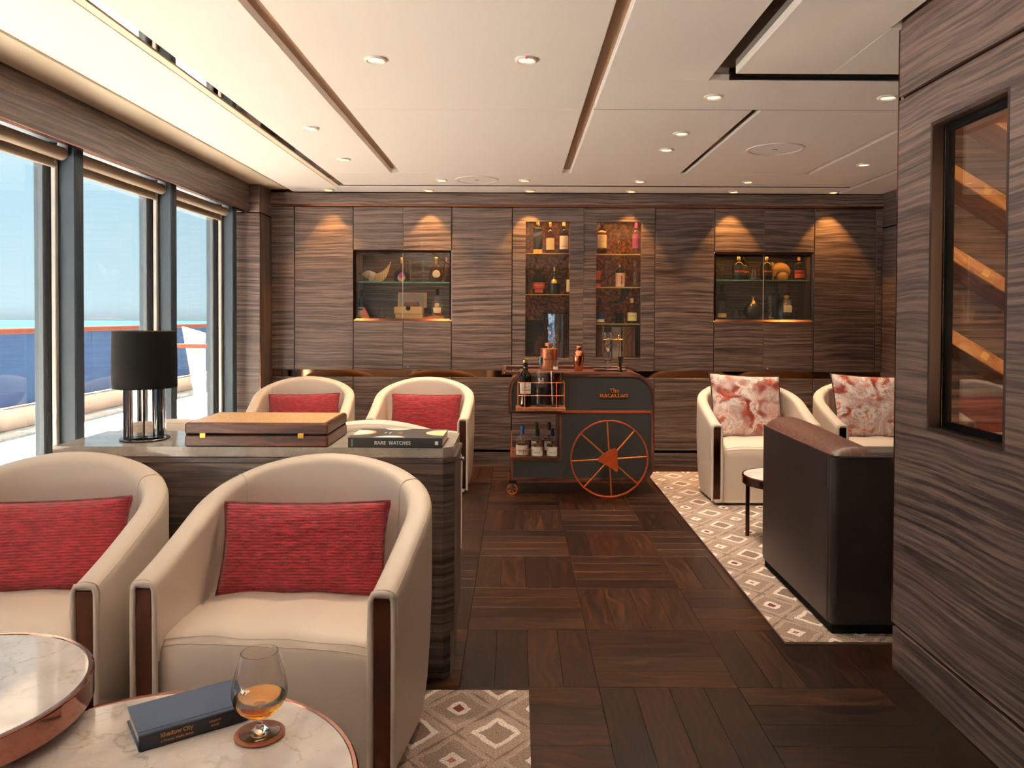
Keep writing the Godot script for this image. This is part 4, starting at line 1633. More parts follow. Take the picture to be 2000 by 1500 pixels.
func build_tables() -> void:
	marble_table("round_table", "lower round marble table with bronze rim, holding the navy book", Vector3(-0.623, 0.012, -1.221), 0.366, 0.408, 0.055, [[0.3, 0.1], [-0.05, -0.32], [-0.12, 0.3]])
	marble_table("round_table", "higher round marble table with bronze rim at the left edge", Vector3(-1.096, 0.012, -1.408), 0.279, 0.483, 0.052, [[-0.22, 0.1], [-0.1, -0.23], [0.06, -0.24]])
	marble_table("side_table", "small round marble side table beyond the leather sofa", Vector3(1.43, 0.012, -4.10), 0.215, 0.34, 0.045, [[-0.175, -0.05], [0.1, 0.15], [0.1, -0.15]])
	# navy book: spine towards the camera
	var k := 1.04
	var a := Vector3(-0.643 * k, 0.4205, -1.299 * k)
	var b := Vector3(-0.493 * k, 0.4205, -1.406 * k)
	var l := a.distance_to(b) + 0.004
	var ang := atan2(-(b.z - a.z), b.x - a.x)
	var t := thing("navy_book", "navy cloth hardback lying on the lower round marble table", "book", a, ang)
	var d := 0.125
	var h := 0.030
	bx("pages", Vector3(0.004, 0.003, -d + 0.004), Vector3(l - 0.004, h - 0.003, -0.006), M.pages, t)
	bx("lower_board", Vector3(0, 0, -d), Vector3(l, 0.003, -0.004), M.book_navy, t, 0.0008)
	bx("upper_board", Vector3(0, h - 0.003, -d), Vector3(l, h, -0.012), M.book_navy, t, 0.0008)
	bx("hinge", Vector3(0, h - 0.0032, -0.013), Vector3(l, h - 0.0014, -0.009), M.book_navy, t)
	bx("upper_board_edge", Vector3(0, h - 0.003, -0.0095), Vector3(l, h, -0.003), M.book_navy, t, 0.0012)
	var spine := bx("spine", Vector3(0, 0.0, -0.006), Vector3(l, h - 0.001, 0.0), M.book_spine, t, 0.0015)
	text("title", "Shadow City", l * 0.285, Vector3(l * 0.325, 0.0185, 0.0002), M.gilt, spine, 0.0006)
	text("subtitle", "A Woman Walks Kabul", l * 0.285, Vector3(l * 0.325, 0.0085, 0.0002), M.gilt, spine, 0.0006)
	text("author", "TARAN N.", l * 0.115, Vector3(l * 0.665, 0.0185, 0.0002), M.gilt, spine, 0.0006)
	text("author", "KHAN", l * 0.075, Vector3(l * 0.665, 0.0105, 0.0002), M.gilt, spine, 0.0006)
	text("publisher_mark", "V", l * 0.022, Vector3(l * 0.93, 0.014, 0.0002), M.gilt, spine, 0.0006)
	# coaster and glass
	var cp := Vector3(-0.456 * k, 0.4205, -1.357 * k)
	var co := thing("leather_coaster", "round tan leather coaster under the brandy glass", "coaster", cp)
	var cm := MB.new()
	cm.lathe(disc_prof(0.0455, 0.005, 0.0015), 48)
	obj("disc", cm, M.saddle, co)
	var ring := []
	for i in 49:
		ring.append(Vector3(cos(TAU * i / 48.0) * 0.0425, 0.0051, sin(TAU * i / 48.0) * 0.0425))
	var st := MB.new()
	st.tube(ring, 0.0005, 4, true)
	obj("stitching", st, M.walnut_light, co)
	var g := thing("brandy_glass", "balloon brandy glass with amber spirit on a tan coaster", "glass", cp + Vector3(0, 0.0052, 0))
	var outer := [Vector2(0, 0.0), Vector2(0.036, 0.0), Vector2(0.0375, 0.0012), Vector2(0.036, 0.0022), Vector2(0.022, 0.0042), Vector2(0.011, 0.008), Vector2(0.0055, 0.014), Vector2(0.0042, 0.020), Vector2(0.0052, 0.025), Vector2(0.012, 0.0285), Vector2(0.026, 0.0355), Vector2(0.039, 0.0465), Vector2(0.0475, 0.060), Vector2(0.0505, 0.0735), Vector2(0.0495, 0.088), Vector2(0.0455, 0.108), Vector2(0.0395, 0.130), Vector2(0.0335, 0.1500)]
	var inner := [Vector2(0.0322, 0.1503), Vector2(0.0383, 0.130), Vector2(0.0443, 0.108), Vector2(0.0483, 0.088), Vector2(0.0492, 0.0735), Vector2(0.0462, 0.0605), Vector2(0.0378, 0.0477), Vector2(0.025, 0.037), Vector2(0.012, 0.0308), Vector2(0.0, 0.029)]
	var gm := MB.new()
	gm.lathe(outer + inner, 64, 50)
	obj("bowl_and_stem", gm, M.crystal, g)
	var liq := MB.new()
	liq.lathe([Vector2(0.0, 0.0287), Vector2(0.012, 0.0305), Vector2(0.0252, 0.0367), Vector2(0.038, 0.0474), Vector2(0.0464, 0.0602), Vector2(0.0482, 0.0660), Vector2(0.0, 0.0660)], 64, 50)
	obj("spirit", liq, M.whisky, g)


# ---------- leather sofa seen from behind ----------
func rounded_slab(lo: Vector3, hi: Vector3, r: float) -> MB:
	# block with rounded upright corners and a rounded top edge
	var out := []
	var c := (lo + hi) * 0.5
	var hs := (hi - lo) * 0.5
	var prof := [[0.006, lo.y], [0.0, lo.y + 0.02], [0.0, hi.y - r]]
	for k in range(1, 7):
		var a := PI * 0.5 * k / 6.0
		prof.append([r * (1.0 - cos(a)), hi.y - r + r * sin(a)])
	for q in prof:
		var row := PackedVector3Array()
		var hx: float = hs.x - q[0]
		var hz: float = hs.z - q[0]
		var cr := maxf(0.022 - q[0], 0.004)
		for s in [[1, 1, 0.0], [-1, 1, 0.5], [-1, -1, 1.0], [1, -1, 1.5]]:
			for k in 7:
				var a: float = (s[2] + k / 12.0) * PI
				row.append(Vector3(c.x + s[0] * (hx - cr) + cos(a) * cr, q[1], c.z + s[1] * (hz - cr) + sin(a) * cr))
		row.append(row[0])
		out.append(row)
	var mb := MB.new()
	mb.grid(out, true, false, true, Vector2(2, 1))
	return mb


func build_sofa() -> void:
	var t := thing("leather_sofa", "dark brown leather sofa with its back to the camera beside the partition", "sofa", Vector3(1.174, 0.018, -2.85))
	# local axes: x to the right, z towards the camera (back at z = 0)
	var arm := rounded_slab(Vector3(0, 0.03, -0.81), Vector3(0.17, 0.668, -0.02), 0.006)
	obj("arm", arm, M.brown_leather, t)
	var back := rounded_slab(Vector3(0.004, 0.03, -0.13), Vector3(1.62, 0.660, 0.0), 0.006)
	obj("back", back, M.brown_leather, t)
	# arm cap: crowned tan leather that rises towards the far end
	var rows := []
	for j in 41:
		var v := j / 40.0
		var z := lerpf(-0.004, -0.805, v)
		var row := PackedVector3Array()
		var end := 1.0 - pow(v, 14.0)
		for i in 13:
			var u := i / 12.0
			var cr := pow(sin(u * PI), 0.5)
			row.append(Vector3(0.003 + u * 0.185, 0.664 + cr * (0.030 + 0.03 * v * end) * pow(clampf(minf(v / 0.04, (1.0 - v) / 0.05), 0.0, 1.0), 0.5), z - 0.02 * sin(u * PI) * v))
		rows.append(row)
	var cap := MB.new()
	cap.grid(rows, false, false, false, Vector2(1, 2))
	if cap.n[20 * 13 + 6].y < 0:
		cap = MB.new()
		cap.grid(rows, false, false, true, Vector2(1, 2))
	obj("arm_cap", cap, M.tan_leather, t)
	var edge := []
	for r in rows:
		edge.append(r[0] + Vector3(0.001, 0.002, 0))
	var em := MB.new()
	em.tube(edge, 0.004, 6)
	obj("cap_welt", em, M.tan_leather, t)
	var brow := []
	for j in 25:
		var x := lerpf(0.10, 1.61, j / 24.0)
		var row := PackedVector3Array()
		for i in 13:
			var u := i / 12.0
			row.append(Vector3(x, 0.657 + pow(sin(u * PI), 0.5) * 0.032, lerpf(-0.002, -0.13, u)))
		brow.append(row)
	var bc := MB.new()
	bc.grid(brow, false, false, false)
	if bc.n[12 * 13 + 6].y < 0:
		bc = MB.new()
		bc.grid(brow, false, false, true)
	obj("back_cap", bc, M.grey_leather, t)
	var sw := MB.new()
	sw.tube([Vector3(0.03, 0.660, 0.0), Vector3(1.61, 0.660, 0.0)], 0.003, 6)
	obj("back_welt", sw, M.brown_leather, t)
	obj("seat", rounded_slab(Vector3(0.172, 0.10, -0.80), Vector3(1.62, 0.41, -0.132), 0.04), M.brown_leather, t)
	bx("base", Vector3(0.012, -0.006, -0.795), Vector3(1.6, 0.035, -0.012), M.black_frame, t, 0.002)


# ---------- bottles and glasses ----------
func radius_at(prof: Array, y: float) -> float:
	for i in range(1, prof.size()):
		var a: Vector2 = prof[i - 1]
		var b: Vector2 = prof[i]
		if b.y > a.y and y >= a.y and y <= b.y:
			return lerpf(a.x, b.x, (y - a.y) / (b.y - a.y))
	return prof[-1].x


func patch(prof: Array, y0: float, y1: float, half: float, grow := 0.0007, sx := 1.0, sz := 1.0, steps := 4, mid := 0.0, form := "") -> MB:
	var rows := []
	for j in steps + 1:
		var y := lerpf(y0, y1, j / float(steps))
		var r := radius_at(prof, y) + grow
		var row := PackedVector3Array()
		var k := j / float(steps) * 2.0 - 1.0
		var hw := half
		if form == "oval": hw = half * sqrt(maxf(0.0, 1.0 - k * k))
		if form == "lozenge": hw = half * (1.0 - absf(k))
		for i in 17:
			var a := mid + deg_to_rad(lerpf(-hw, hw, i / 16.0))
			row.append(Vector3(sin(a) * r * sx, y, cos(a) * r * sz))
		rows.append(row)
	var mb := MB.new()
	mb.grid(rows, false, false, false)
	return mb


# classic bottle outline: height, body radius, height of the shoulder, neck radius
func flask(h: float, r: float, sh: float, nr: float, soft := 0.5, nh := 0.78) -> Array:
	var o := [Vector2(0, 0), Vector2(r * 0.86, 0), Vector2(r * 0.97, h * 0.012), Vector2(r, h * 0.035)]
	var ys := h * sh
	var yn := h * nh
	o.append(Vector2(r, ys * 0.6))
	o.append(Vector2(r, ys))
	for k in range(1, 7):
		var t := k / 6.0
		var e := lerpf(t, 1.0 - cos(t * PI * 0.5), soft)
		var f := lerpf(t, sin(t * PI * 0.5), soft)
		o.append(Vector2(lerpf(r, nr, e), lerpf(ys, yn, f)))
	o.append(Vector2(nr, h * 0.97))
	o.append(Vector2(nr, h))
	o.append(Vector2(0, h))
	return o


func bottle(label: String, group: String, at: Vector3, prof: Array, gm: Material, o := {}) -> Node3D:
	var t := thing(o.get("called", "bottle"), label, o.get("cat", "bottle"), at, o.get("turn", 0.0), group)
	var sx: float = o.get("sx", 1.0)
	var sz: float = o.get("sz", 1.0)
	var b := MB.new()
	b.lathe(prof, o.get("seg", 32), 45, sx, sz)
	obj("bottle_glass", b, gm, t)
	if o.has("liquid"):
		var lq: Array = o.liquid
		var pr := [Vector2(0, lq[1])]
		for i in 13:
			var y := lerpf(lq[1], lq[2], i / 12.0)
			pr.append(Vector2(maxf(radius_at(prof, y) - 0.003, 0.002), y))
		pr.append(Vector2(0, lq[2]))
		var l := MB.new()
		l.lathe(pr, 28, 45, sx, sz)
		obj("liquid", l, lq[0], t)
	for lb in o.get("labels", []):
		obj("label", patch(prof, lb[0], lb[1], lb[2], 0.0008 if lb.size() < 5 else lb[4], sx, sz, 4 if lb.size() < 6 else 14, 0.0, "" if lb.size() < 6 else lb[5]), lb[3], t)
	if o.has("cap"):
		var c: Array = o.cap
		var cm := MB.new()
		cm.lathe(c[0], 24, 40, c[2] if c.size() > 2 else 1.0, c[2] if c.size() > 2 else 1.0)
		obj("cap", cm, c[1], t)
	for bd in o.get("bands", []):
		var bm := MB.new()
		var r: float = radius_at(prof, bd[0]) if bd.size() < 4 else bd[3]
		bm.lathe([Vector2(r, bd[0]), Vector2(r + 0.0012, bd[0]), Vector2(r + 0.0012, bd[1]), Vector2(r, bd[1])], 24, 40)
		obj("neck_band", bm, bd[2], t)
	for tx in o.get("texts", []):
		# [words, width, height on bottle, material, bold]
		var rr: float = radius_at(prof, tx[2]) + 0.001
		text("lettering", tx[0], tx[1], Vector3(0, tx[2], rr * sz), tx[3], t, 0.0005, tx[4] if tx.size() > 4 else true, false, rr / sz)
	if o.has("emblem"):
		var e: Array = o.emblem   # height, size, outer, inner
		var rr: float = radius_at(prof, e[0]) * sz
		for k in 2:
			var s: float = e[1] * (1.0 - 0.35 * k)
			var em := MB.new()
			em.prism(PackedVector2Array([Vector2(-s, s * 0.8), Vector2(s, s * 0.8), Vector2(0, -s)]), rr - 0.001, rr + 0.0015 + 0.0008 * k)
			var eo := obj("emblem", em, e[2 + k], t)
			eo.position.y = e[0]
	return t


func capp(r: float, y0: float, y1: float) -> Array:
	return [Vector2(0, y0), Vector2(r, y0), Vector2(r, y1 - 0.002), Vector2(r - 0.002, y1), Vector2(0, y1)]


func stemware(called: String, label: String, group: String, at: Vector3, prof: Array, bowl: int, wall := 0.0012) -> void:
	# outer outline, then back down the inside of the bowl, which starts at point number bowl
	var t := thing(called, label, "glass", at, 0, group)
	var all := prof.duplicate()
	for i in range(prof.size() - 1, bowl, -1):
		all.append(Vector2(maxf(prof[i].x - wall, 0.0005), prof[i].y + (0.0 if i == prof.size() - 1 else wall * 0.3)))
	all.append(Vector2(0, prof[bowl].y + wall * 2.0))
	var g := MB.new()
	g.lathe(all, 32, 60)
	obj("bowl_and_foot", g, M.crystal, t)


func wine_prof(h: float, r: float) -> Array:
	return [Vector2(0, 0.001), Vector2(r * 0.85, 0.0), Vector2(r * 0.86, 0.002), Vector2(0.006, 0.006), Vector2(0.003, 0.012), Vector2(0.003, h * 0.45), Vector2(r * 0.4, h * 0.5), Vector2(r * 0.85, h * 0.6), Vector2(r, h * 0.7), Vector2(r * 0.95, h * 0.82), Vector2(r * 0.78, h)]


func flute_prof(h: float, r: float) -> Array:
	return [Vector2(0, 0.001), Vector2(r * 1.1, 0.0), Vector2(r * 1.1, 0.002), Vector2(0.005, 0.006), Vector2(0.003, 0.012), Vector2(0.003, h * 0.36), Vector2(r * 0.55, h * 0.44), Vector2(r, h * 0.55), Vector2(r, h * 0.75), Vector2(r * 0.95, h)]


func tumbler_prof(h: float, r: float) -> Array:
	return [Vector2(0, 0.004), Vector2(r * 0.45, 0.0), Vector2(r * 0.7, 0.004), Vector2(r, h * 0.3), Vector2(r * 0.8, h * 0.55), Vector2(r * 0.5, h * 0.85), Vector2(r * 0.46, h)]


# ---------- bar cart ----------
func rounded(pts: Array, seg := 8) -> PackedVector2Array:
	# points [x, y, radius]; sharp ones give a single point
	var out := PackedVector2Array()
	var m := pts.size()
	for i in m:
		var p := Vector2(pts[i][0], pts[i][1])
		var r: float = pts[i][2]
		if r <= 0.0:
			out.append(p)
			continue
		var a := (Vector2(pts[(i - 1 + m) % m][0], pts[(i - 1 + m) % m][1]) - p).normalized()
		var b := (Vector2(pts[(i + 1) % m][0], pts[(i + 1) % m][1]) - p).normalized()
		var c := p + (a + b) * r
		for k in seg + 1:
			var t := k / float(seg)
			var g := t * PI * 0.5
			out.append(c - b * r * cos(g) - a * r * sin(g))
	return out


func build_cart() -> void:
	var ox := 0.43
	var c := thing("bar_cart", "dark grey bar cart with walnut edging and a large copper spoked wheel", "cart", Vector3(ox, 0, -5.32))
	var zf := 0.20
	var zb := -0.20
	var out := rounded([[-0.056 - ox, 0.818, 0.12], [0.921 - ox, 0.818, 0.15], [0.921 - ox, 0.095, 0.10], [-0.044 - ox, 0.095, 0.0], [-0.044 - ox, 0.254, 0.0], [0.280 - ox, 0.254, 0.0], [0.280 - ox, 0.545, 0.0], [-0.056 - ox, 0.545, 0.0]])
	var inn := rounded([[-0.034 - ox, 0.796, 0.098], [0.899 - ox, 0.796, 0.128], [0.899 - ox, 0.117, 0.078], [-0.022 - ox, 0.117, 0.0], [-0.022 - ox, 0.232, 0.0], [0.302 - ox, 0.232, 0.0], [0.302 - ox, 0.567, 0.0], [-0.034 - ox, 0.567, 0.0]])
	var fr := MB.new()
	fr.ring(out, inn, zb, zf)
	obj("walnut_frame", fr, M.walnut, c)
	var pn := MB.new()
	pn.prism(inn, zb + 0.01, zf - 0.008)
	obj("body_panel", pn, M.cart_grey, c)
	bx("copper_strip", Vector3(0.302 - ox, 0.552, zf - 0.009), Vector3(0.899 - ox, 0.568, zf - 0.004), M.copper_paint, c, 0.001)
	# name on the front
	text("lettering", "The", 0.062, Vector3(0.652 - ox, 0.703, zf - 0.003), M.copper_letters, c, 0.009, true, false, 0.0, true)
	text("lettering", "MACALLAN", 0.190, Vector3(0.647 - ox, 0.669, zf - 0.003), M.copper_letters, c, 0.009, true, true)
	# top: gallery rail, handle, copper mat
	bx("back_rail", Vector3(-0.10 - ox, 0.818, zb), Vector3(0.78 - ox, 0.842, zb + 0.016), M.walnut, c, 0.003, 0, roff())
	bx("front_rail", Vector3(-0.10 - ox, 0.806, zf - 0.016), Vector3(0.02 - ox, 0.832, zf), M.walnut, c, 0.004, 0, roff())
	var cr := MB.new()
	cr.prism(PackedVector2Array([Vector2(0.78 - ox, 0.842), Vector2(0.78 - ox, 0.818), Vector2(0.875 - ox, 0.80), Vector2(0.84 - ox, 0.826)]), zb, zb + 0.016)
	obj("back_rail_end", cr, M.walnut, c)
	var dw := MB.new()
	dw.tube([Vector3(-0.085 - ox, 0.826, zf - 0.002), Vector3(-0.085 - ox, 0.830, zb + 0.004)], 0.010, 14)
	obj("handle_bar", dw, M.walnut, c)
	for z in [zf + 0.001, zb]:
		var sc := MB.new()
		sc.xf = Transform3D(Basis(Vector3.RIGHT, PI / 2), Vector3(-0.085 - ox, 0.8195, z))
		sc.lathe([Vector2(0, 0.004), Vector2(0.005, 0.003), Vector2(0.006, -0.002)], 14)
		obj("handle_screw", sc, M.copper, c)
	bx("top_board", Vector3(0.02 - ox, 0.8185, zb + 0.04), Vector3(0.80 - ox, 0.8215, zf - 0.05), M.walnut, c, 0.001, 0, roff())
	# wire basket for three bottles
	bx("basket_board", Vector3(-0.006 - ox, 0.580, zf), Vector3(0.318 - ox, 0.604, zf + 0.150), M.walnut_light, c, 0.003, 0, roff())
	var z1 := zf + 0.142
	for y in [0.682, 0.766]:
		var w := MB.new()
		w.tube([Vector3(0.008 - ox, y, zf), Vector3(0.008 - ox, y, z1), Vector3(0.308 - ox, y, z1), Vector3(0.308 - ox, y, zf)], 0.0026, 6)
		obj("basket_wire", w, M.copper, c)
	for x in [0.008, 0.052, 0.258, 0.308]:
		var w := MB.new()
		w.tube([Vector3(x - ox, 0.604, z1), Vector3(x - ox, 0.770, z1)], 0.0028, 6)
		obj("basket_wire", w, M.copper, c)
	# rail round the lower shelf
	for q in [[0.300, zf - 0.01], [0.375, zb + 0.02]]:
		var w := MB.new()
		w.tube([Vector3(0.275 - ox, q[0], q[1]), Vector3(-0.036 - ox, q[0], q[1])], 0.0024, 6)
		obj("shelf_wire", w, M.copper, c)
	var sw := MB.new()
	sw.tube([Vector3(-0.036 - ox, 0.254, zf - 0.01), Vector3(-0.036 - ox, 0.300, zf - 0.01), Vector3(-0.036 - ox, 0.375, zb + 0.02), Vector3(-0.036 - ox, 0.254, zb + 0.02)], 0.0024, 6)
	obj("shelf_wire", sw, M.copper, c)
	var sp := MB.new()
	sp.tube([Vector3(0.045 - ox, 0.254, zf - 0.01), Vector3(0.045 - ox, 0.300, zf - 0.01)], 0.0022, 6)
	obj("shelf_wire", sp, M.copper, c)
	bx("shelf_back", Vector3(-0.02 - ox, 0.254, zb), Vector3(0.28 - ox, 0.305, zb + 0.012), M.walnut, c, 0.002, 0, roff())
	# large wheels
	for z in [zf + 0.06, zb - 0.06]:
		var wc := Vector3(0.613 - ox, 0.257, z)
		var wh := MB.new()
		wh.xf = Transform3D(Basis(Vector3.RIGHT, PI / 2), wc)
		wh.lathe([Vector2(0.257, -0.011), Vector2(0.2555, -0.012), Vector2(0.2495, -0.012), Vector2(0.248, -0.011), Vector2(0.248, 0.011), Vector2(0.2495, 0.012), Vector2(0.2555, 0.012), Vector2(0.257, 0.011), Vector2(0.257, -0.011)], 96, 30)
		var wo := obj("wheel", wh, M.copper_paint, c)
		var front: bool = z > 0
		for k in 8:
			var a := deg_to_rad(3.6 + 45.0 * k)
			var rod := MB.new()
			rod.tube([wc + Vector3(cos(a) * 0.249, sin(a) * 0.249, 0), wc + Vector3(cos(a) * 0.02, sin(a) * 0.02, 0.012 if front else -0.012)], 0.0052, 10)
			obj("spoke", rod, M.copper, wo)
		var hb := MB.new()
		var hz: float = z + 0.012 if front else z - 0.022
		var pts := PackedVector2Array()
		var cn := [Vector2(0.524, 0.246), Vector2(0.664, 0.333), Vector2(0.670, 0.163)]
		var mids := [Vector2(0.590, 0.305), Vector2(0.6655, 0.25), Vector2(0.598, 0.214)]
		for i in 3:
			var p0: Vector2 = cn[i]
			var p2: Vector2 = cn[(i + 1) % 3]
			var pc: Vector2 = mids[i] * 2.0 - (p0 + p2) * 0.5
			for k in range(1, 10):
				var t := k / 10.0
				var q := p0.lerp(pc, t).lerp(pc.lerp(p2, t), t)
				pts.append(q - Vector2(ox, 0))
		hb.prism(pts, hz, hz + 0.010)
		obj("hub_plate", hb, M.copper_paint, wo)
		var ax := MB.new()
		ax.tube([wc + Vector3(0, 0, 0.012 if front else -0.012), Vector3(wc.x, wc.y, zf - 0.01 if front else zb + 0.01)], 0.012, 12)
		obj("axle", ax, M.gunmetal, c)
		if front:
			# raised crest lines on the hub plate
			for q in [[0.575, 0.262, 0.018, 35], [0.590, 0.277, 0.022, 35], [0.607, 0.287, 0.012, 35], [0.628, 0.292, 0.02, 35], [0.641, 0.300, 0.014, 35], [0.60, 0.235, 0.03, 8], [0.637, 0.247, 0.03, 50]]:
				var cm := MB.new()
				cm.box(Vector3.ZERO, Vector3(q[2], 0.0025, 0.002), 0.0005)
				var co := obj("crest_line", cm, M.copper, wo)
				co.position = Vector3(q[0] - ox, q[1], hz + 0.0105)
				co.rotation.z = deg_to_rad(q[3])
	# casters
	for z in [zf - 0.03, zb + 0.03]:
		var cc := Vector3(-0.028 - ox, 0.036, z + 0.01)
		var wh := MB.new()
		wh.xf = Transform3D(Basis(Vector3.RIGHT, PI / 2), cc)
		wh.lathe([Vector2(0.036, -0.008), Vector2(0.029, -0.008), Vector2(0.029, 0.008), Vector2(0.036, 0.008), Vector2(0.036, -0.008)], 28, 30)
		var cw := obj("caster_wheel", wh, M.copper, c)
		for k in 5:
			var a := TAU * k / 5.0
			var rod := MB.new()
			rod.tube([cc, cc + Vector3(cos(a) * 0.03, sin(a) * 0.03, 0)], 0.0035, 6)
			obj("caster_spoke", rod, M.copper, cw)
		bx("caster_fork", cc + Vector3(-0.012, -0.008, 0.010), cc + Vector3(0.014, 0.045, 0.014), M.steel, c, 0.002)
		bx("caster_plate", cc + Vector3(-0.022, 0.045, -0.02), cc + Vector3(0.03, 0.059, 0.02), M.gunmetal, c, 0.002)

	# ---- bottles in the wire basket ----
	var by := 0.6045
	var bz := -5.048
	bottle("black whisky bottle with white label and gold cap in the cart's wire basket", "basket bottles", Vector3(0.056, by, bz), [Vector2(0, 0), Vector2(0.034, 0), Vector2(0.037, 0.004), Vector2(0.038, 0.02), Vector2(0.039, 0.10), Vector2(0.0415, 0.185), Vector2(0.040, 0.20), Vector2(0.030, 0.217), Vector2(0.018, 0.236), Vector2(0.0145, 0.25), Vector2(0.0145, 0.285), Vector2(0, 0.285)], M.dark_glass,
		{"labels": [[0.085, 0.160, 62, M.paper], [0.104, 0.112, 55, M.gold_paint, 0.0012]], "cap": [[Vector2(0, 0.29), Vector2(0.014, 0.285), Vector2(0.017, 0.291), Vector2(0.018, 0.305), Vector2(0, 0.306)], M.gold], "bands": [[0.262, 0.284, M.foil_navy], [0.252, 0.258, M.gold]], "emblem": [0.206, 0.015, M.gold, M.dark_glass], "texts": [["MACALLAN", 0.042, 0.128, M.ink]]})
	bottle("clear engraved decanter half full of dark spirit in the cart's wire basket", "basket bottles", Vector3(0.157, by, bz), [Vector2(0, 0), Vector2(0.034, 0), Vector2(0.038, 0.006), Vector2(0.039, 0.05), Vector2(0.042, 0.15), Vector2(0.043, 0.185), Vector2(0.040, 0.205), Vector2(0.028, 0.228), Vector2(0.016, 0.246), Vector2(0.0135, 0.262), Vector2(0.0135, 0.285), Vector2(0, 0.285)], M.clear,
		{"liquid": [M.amber_deep, 0.018, 0.128], "cap": [capp(0.0145, 0.276, 0.325), M.steel], "texts": [["M", 0.040, 0.172, M.white_print]]})
	bottle("flaring square crystal decanter of dark spirit with glass stopper in the wire basket", "basket bottles", Vector3(0.254, by, bz), [Vector2(0, 0), Vector2(0.036, 0), Vector2(0.038, 0.006), Vector2(0.040, 0.06), Vector2(0.046, 0.15), Vector2(0.054, 0.232), Vector2(0.054, 0.238), Vector2(0.030, 0.240), Vector2(0.014, 0.244), Vector2(0.014, 0.262), Vector2(0, 0.262)], M.clear,
		{"seg": 4, "turn": PI / 4, "liquid": [M.amber_deep, 0.016, 0.222], "cap": [[Vector2(0.0, 0.262), Vector2(0.012, 0.262), Vector2(0.014, 0.282), Vector2(0.026, 0.292), Vector2(0.031, 0.302), Vector2(0.030, 0.309), Vector2(0, 0.310)], M.clear], "bands": [[0.245, 0.262, M.ivory, 0.0145]]})
	# ---- bottles on the lower shelf ----
	var lows := [
		[0.039, -5.19, 0.200, 0.045, M.foil_blue, "clear bottle with bright blue capsule and white label on the cart's lower shelf"],
		[0.139, -5.155, 0.186, 0.0395, M.foil_green, "clear bottle with dark green capsule on the cart's lower shelf"],
		[0.240, -5.155, 0.186, 0.0395, M.foil_navy, "clear bottle with navy capsule on the cart's lower shelf"],
		[0.138, -5.36, 0.200, 0.036, M.foil_olive, "olive capped bottle behind the green capped one on the cart's lower shelf"],
		[0.226, -5.36, 0.200, 0.036, M.foil_olive, "olive capped bottle behind the navy capped one on the cart's lower shelf"],
	]
	for q in lows:
		var h: float = q[2]
		var r: float = q[3]
		var pr := [Vector2(0, 0), Vector2(r * 0.86, 0), Vector2(r * 0.93, 0.004), Vector2(r * 0.95, 0.02), Vector2(r, h * 0.47), Vector2(r * 0.97, h * 0.55), Vector2(r * 0.72, h * 0.64), Vector2(r * 0.42, h * 0.71), Vector2(0.0125, h * 0.76), Vector2(0.012, h * 0.98), Vector2(0, h * 0.98)]
		bottle(q[5], "lower shelf bottles", Vector3(q[0], 0.2545, q[1]), pr, M.clear, {"labels": [[0.008, h * 0.37, 78, M.paper]], "cap": [capp(0.0138, h * 0.73, h), q[4]], "emblem": [h * 0.535, 0.012, M.gold, q[4]], "liquid": [M.whisky, 0.004, h * 0.44], "texts": [["MACALLAN", r * 1.15, h * 0.17, M.ink]]})

	# ---- on top of the cart ----
	var ty := 0.8215
	var fl := thing("copper_flask", "brushed copper spirit flask with screw cap on top of the bar cart", "flask", Vector3(0.223, ty, -5.36))
	var fm := MB.new()
	fm.lathe([Vector2(0, 0), Vector2(0.059, 0), Vector2(0.0605, 0.002), Vector2(0.0605, 0.148), Vector2(0.058, 0.152), Vector2(0.014, 0.153), Vector2(0.0, 0.153)], 48, 30)
	obj("body", fm, M.copper_satin, fl)
	var fc := MB.new()
	fc.lathe([Vector2(0.012, 0.153), Vector2(0.012, 0.168), Vector2(0.029, 0.168), Vector2(0.0295, 0.17), Vector2(0.0295, 0.187), Vector2(0.028, 0.189), Vector2(0, 0.189)], 32, 30)
	obj("cap", fc, M.copper_satin, fl)
	text("lettering", "MACALLAN", 0.075, Vector3(0.0, 0.078, 0.061), M.ink, fl, 0.0006, true, false, 0.061)
	for q in [[-0.010, 0.118], [0.010, 0.118], [0.0, 0.126]]:
		var em := MB.new()
		em.lathe([Vector2(0, -0.004), Vector2(0.006, 0.0), Vector2(0, 0.004)], 10)
		var eo := obj("crest", em, M.ink, fl)
		eo.position = Vector3(q[0], q[1], 0.0575)
	var sh := thing("cocktail_shaker", "polished copper cocktail shaker in the middle of the cart top", "shaker", Vector3(0.424, ty, -5.28))
	var sm := MB.new()
	sm.lathe([Vector2(0, 0), Vector2(0.027, 0), Vector2(0.029, 0.003), Vector2(0.035, 0.06), Vector2(0.0385, 0.095), Vector2(0.0385, 0.106), Vector2(0, 0.106)], 40, 40)
	obj("cup", sm, M.copper_bright, sh)
	var s2 := MB.new()
	s2.lathe([Vector2(0.0388, 0.104), Vector2(0.0388, 0.110), Vector2(0.034, 0.118), Vector2(0.033, 0.128), Vector2(0.026, 0.138), Vector2(0.020, 0.143), Vector2(0, 0.143)], 40, 40)
	obj("strainer_lid", s2, M.copper_bright, sh)
	var s3 := MB.new()
	s3.lathe([Vector2(0.020, 0.141), Vector2(0.0205, 0.162), Vector2(0.018, 0.170), Vector2(0.010, 0.174), Vector2(0, 0.175)], 32, 50)
	obj("cap", s3, M.copper_bright, sh)
	var bd := thing("serving_board", "small walnut board under the drip stand on the cart", "board", Vector3(0.642, ty, -5.31))
	bx("board", Vector3(-0.113, 0, -0.06), Vector3(0.113, 0.016, 0.06), M.walnut, bd, 0.006, 0, roff())
	var dy := ty + 0.0162
	var st := thing("drip_stand", "brass drip stand with a glass cone over a nosing glass", "stand", Vector3(0.705, dy, -5.33))
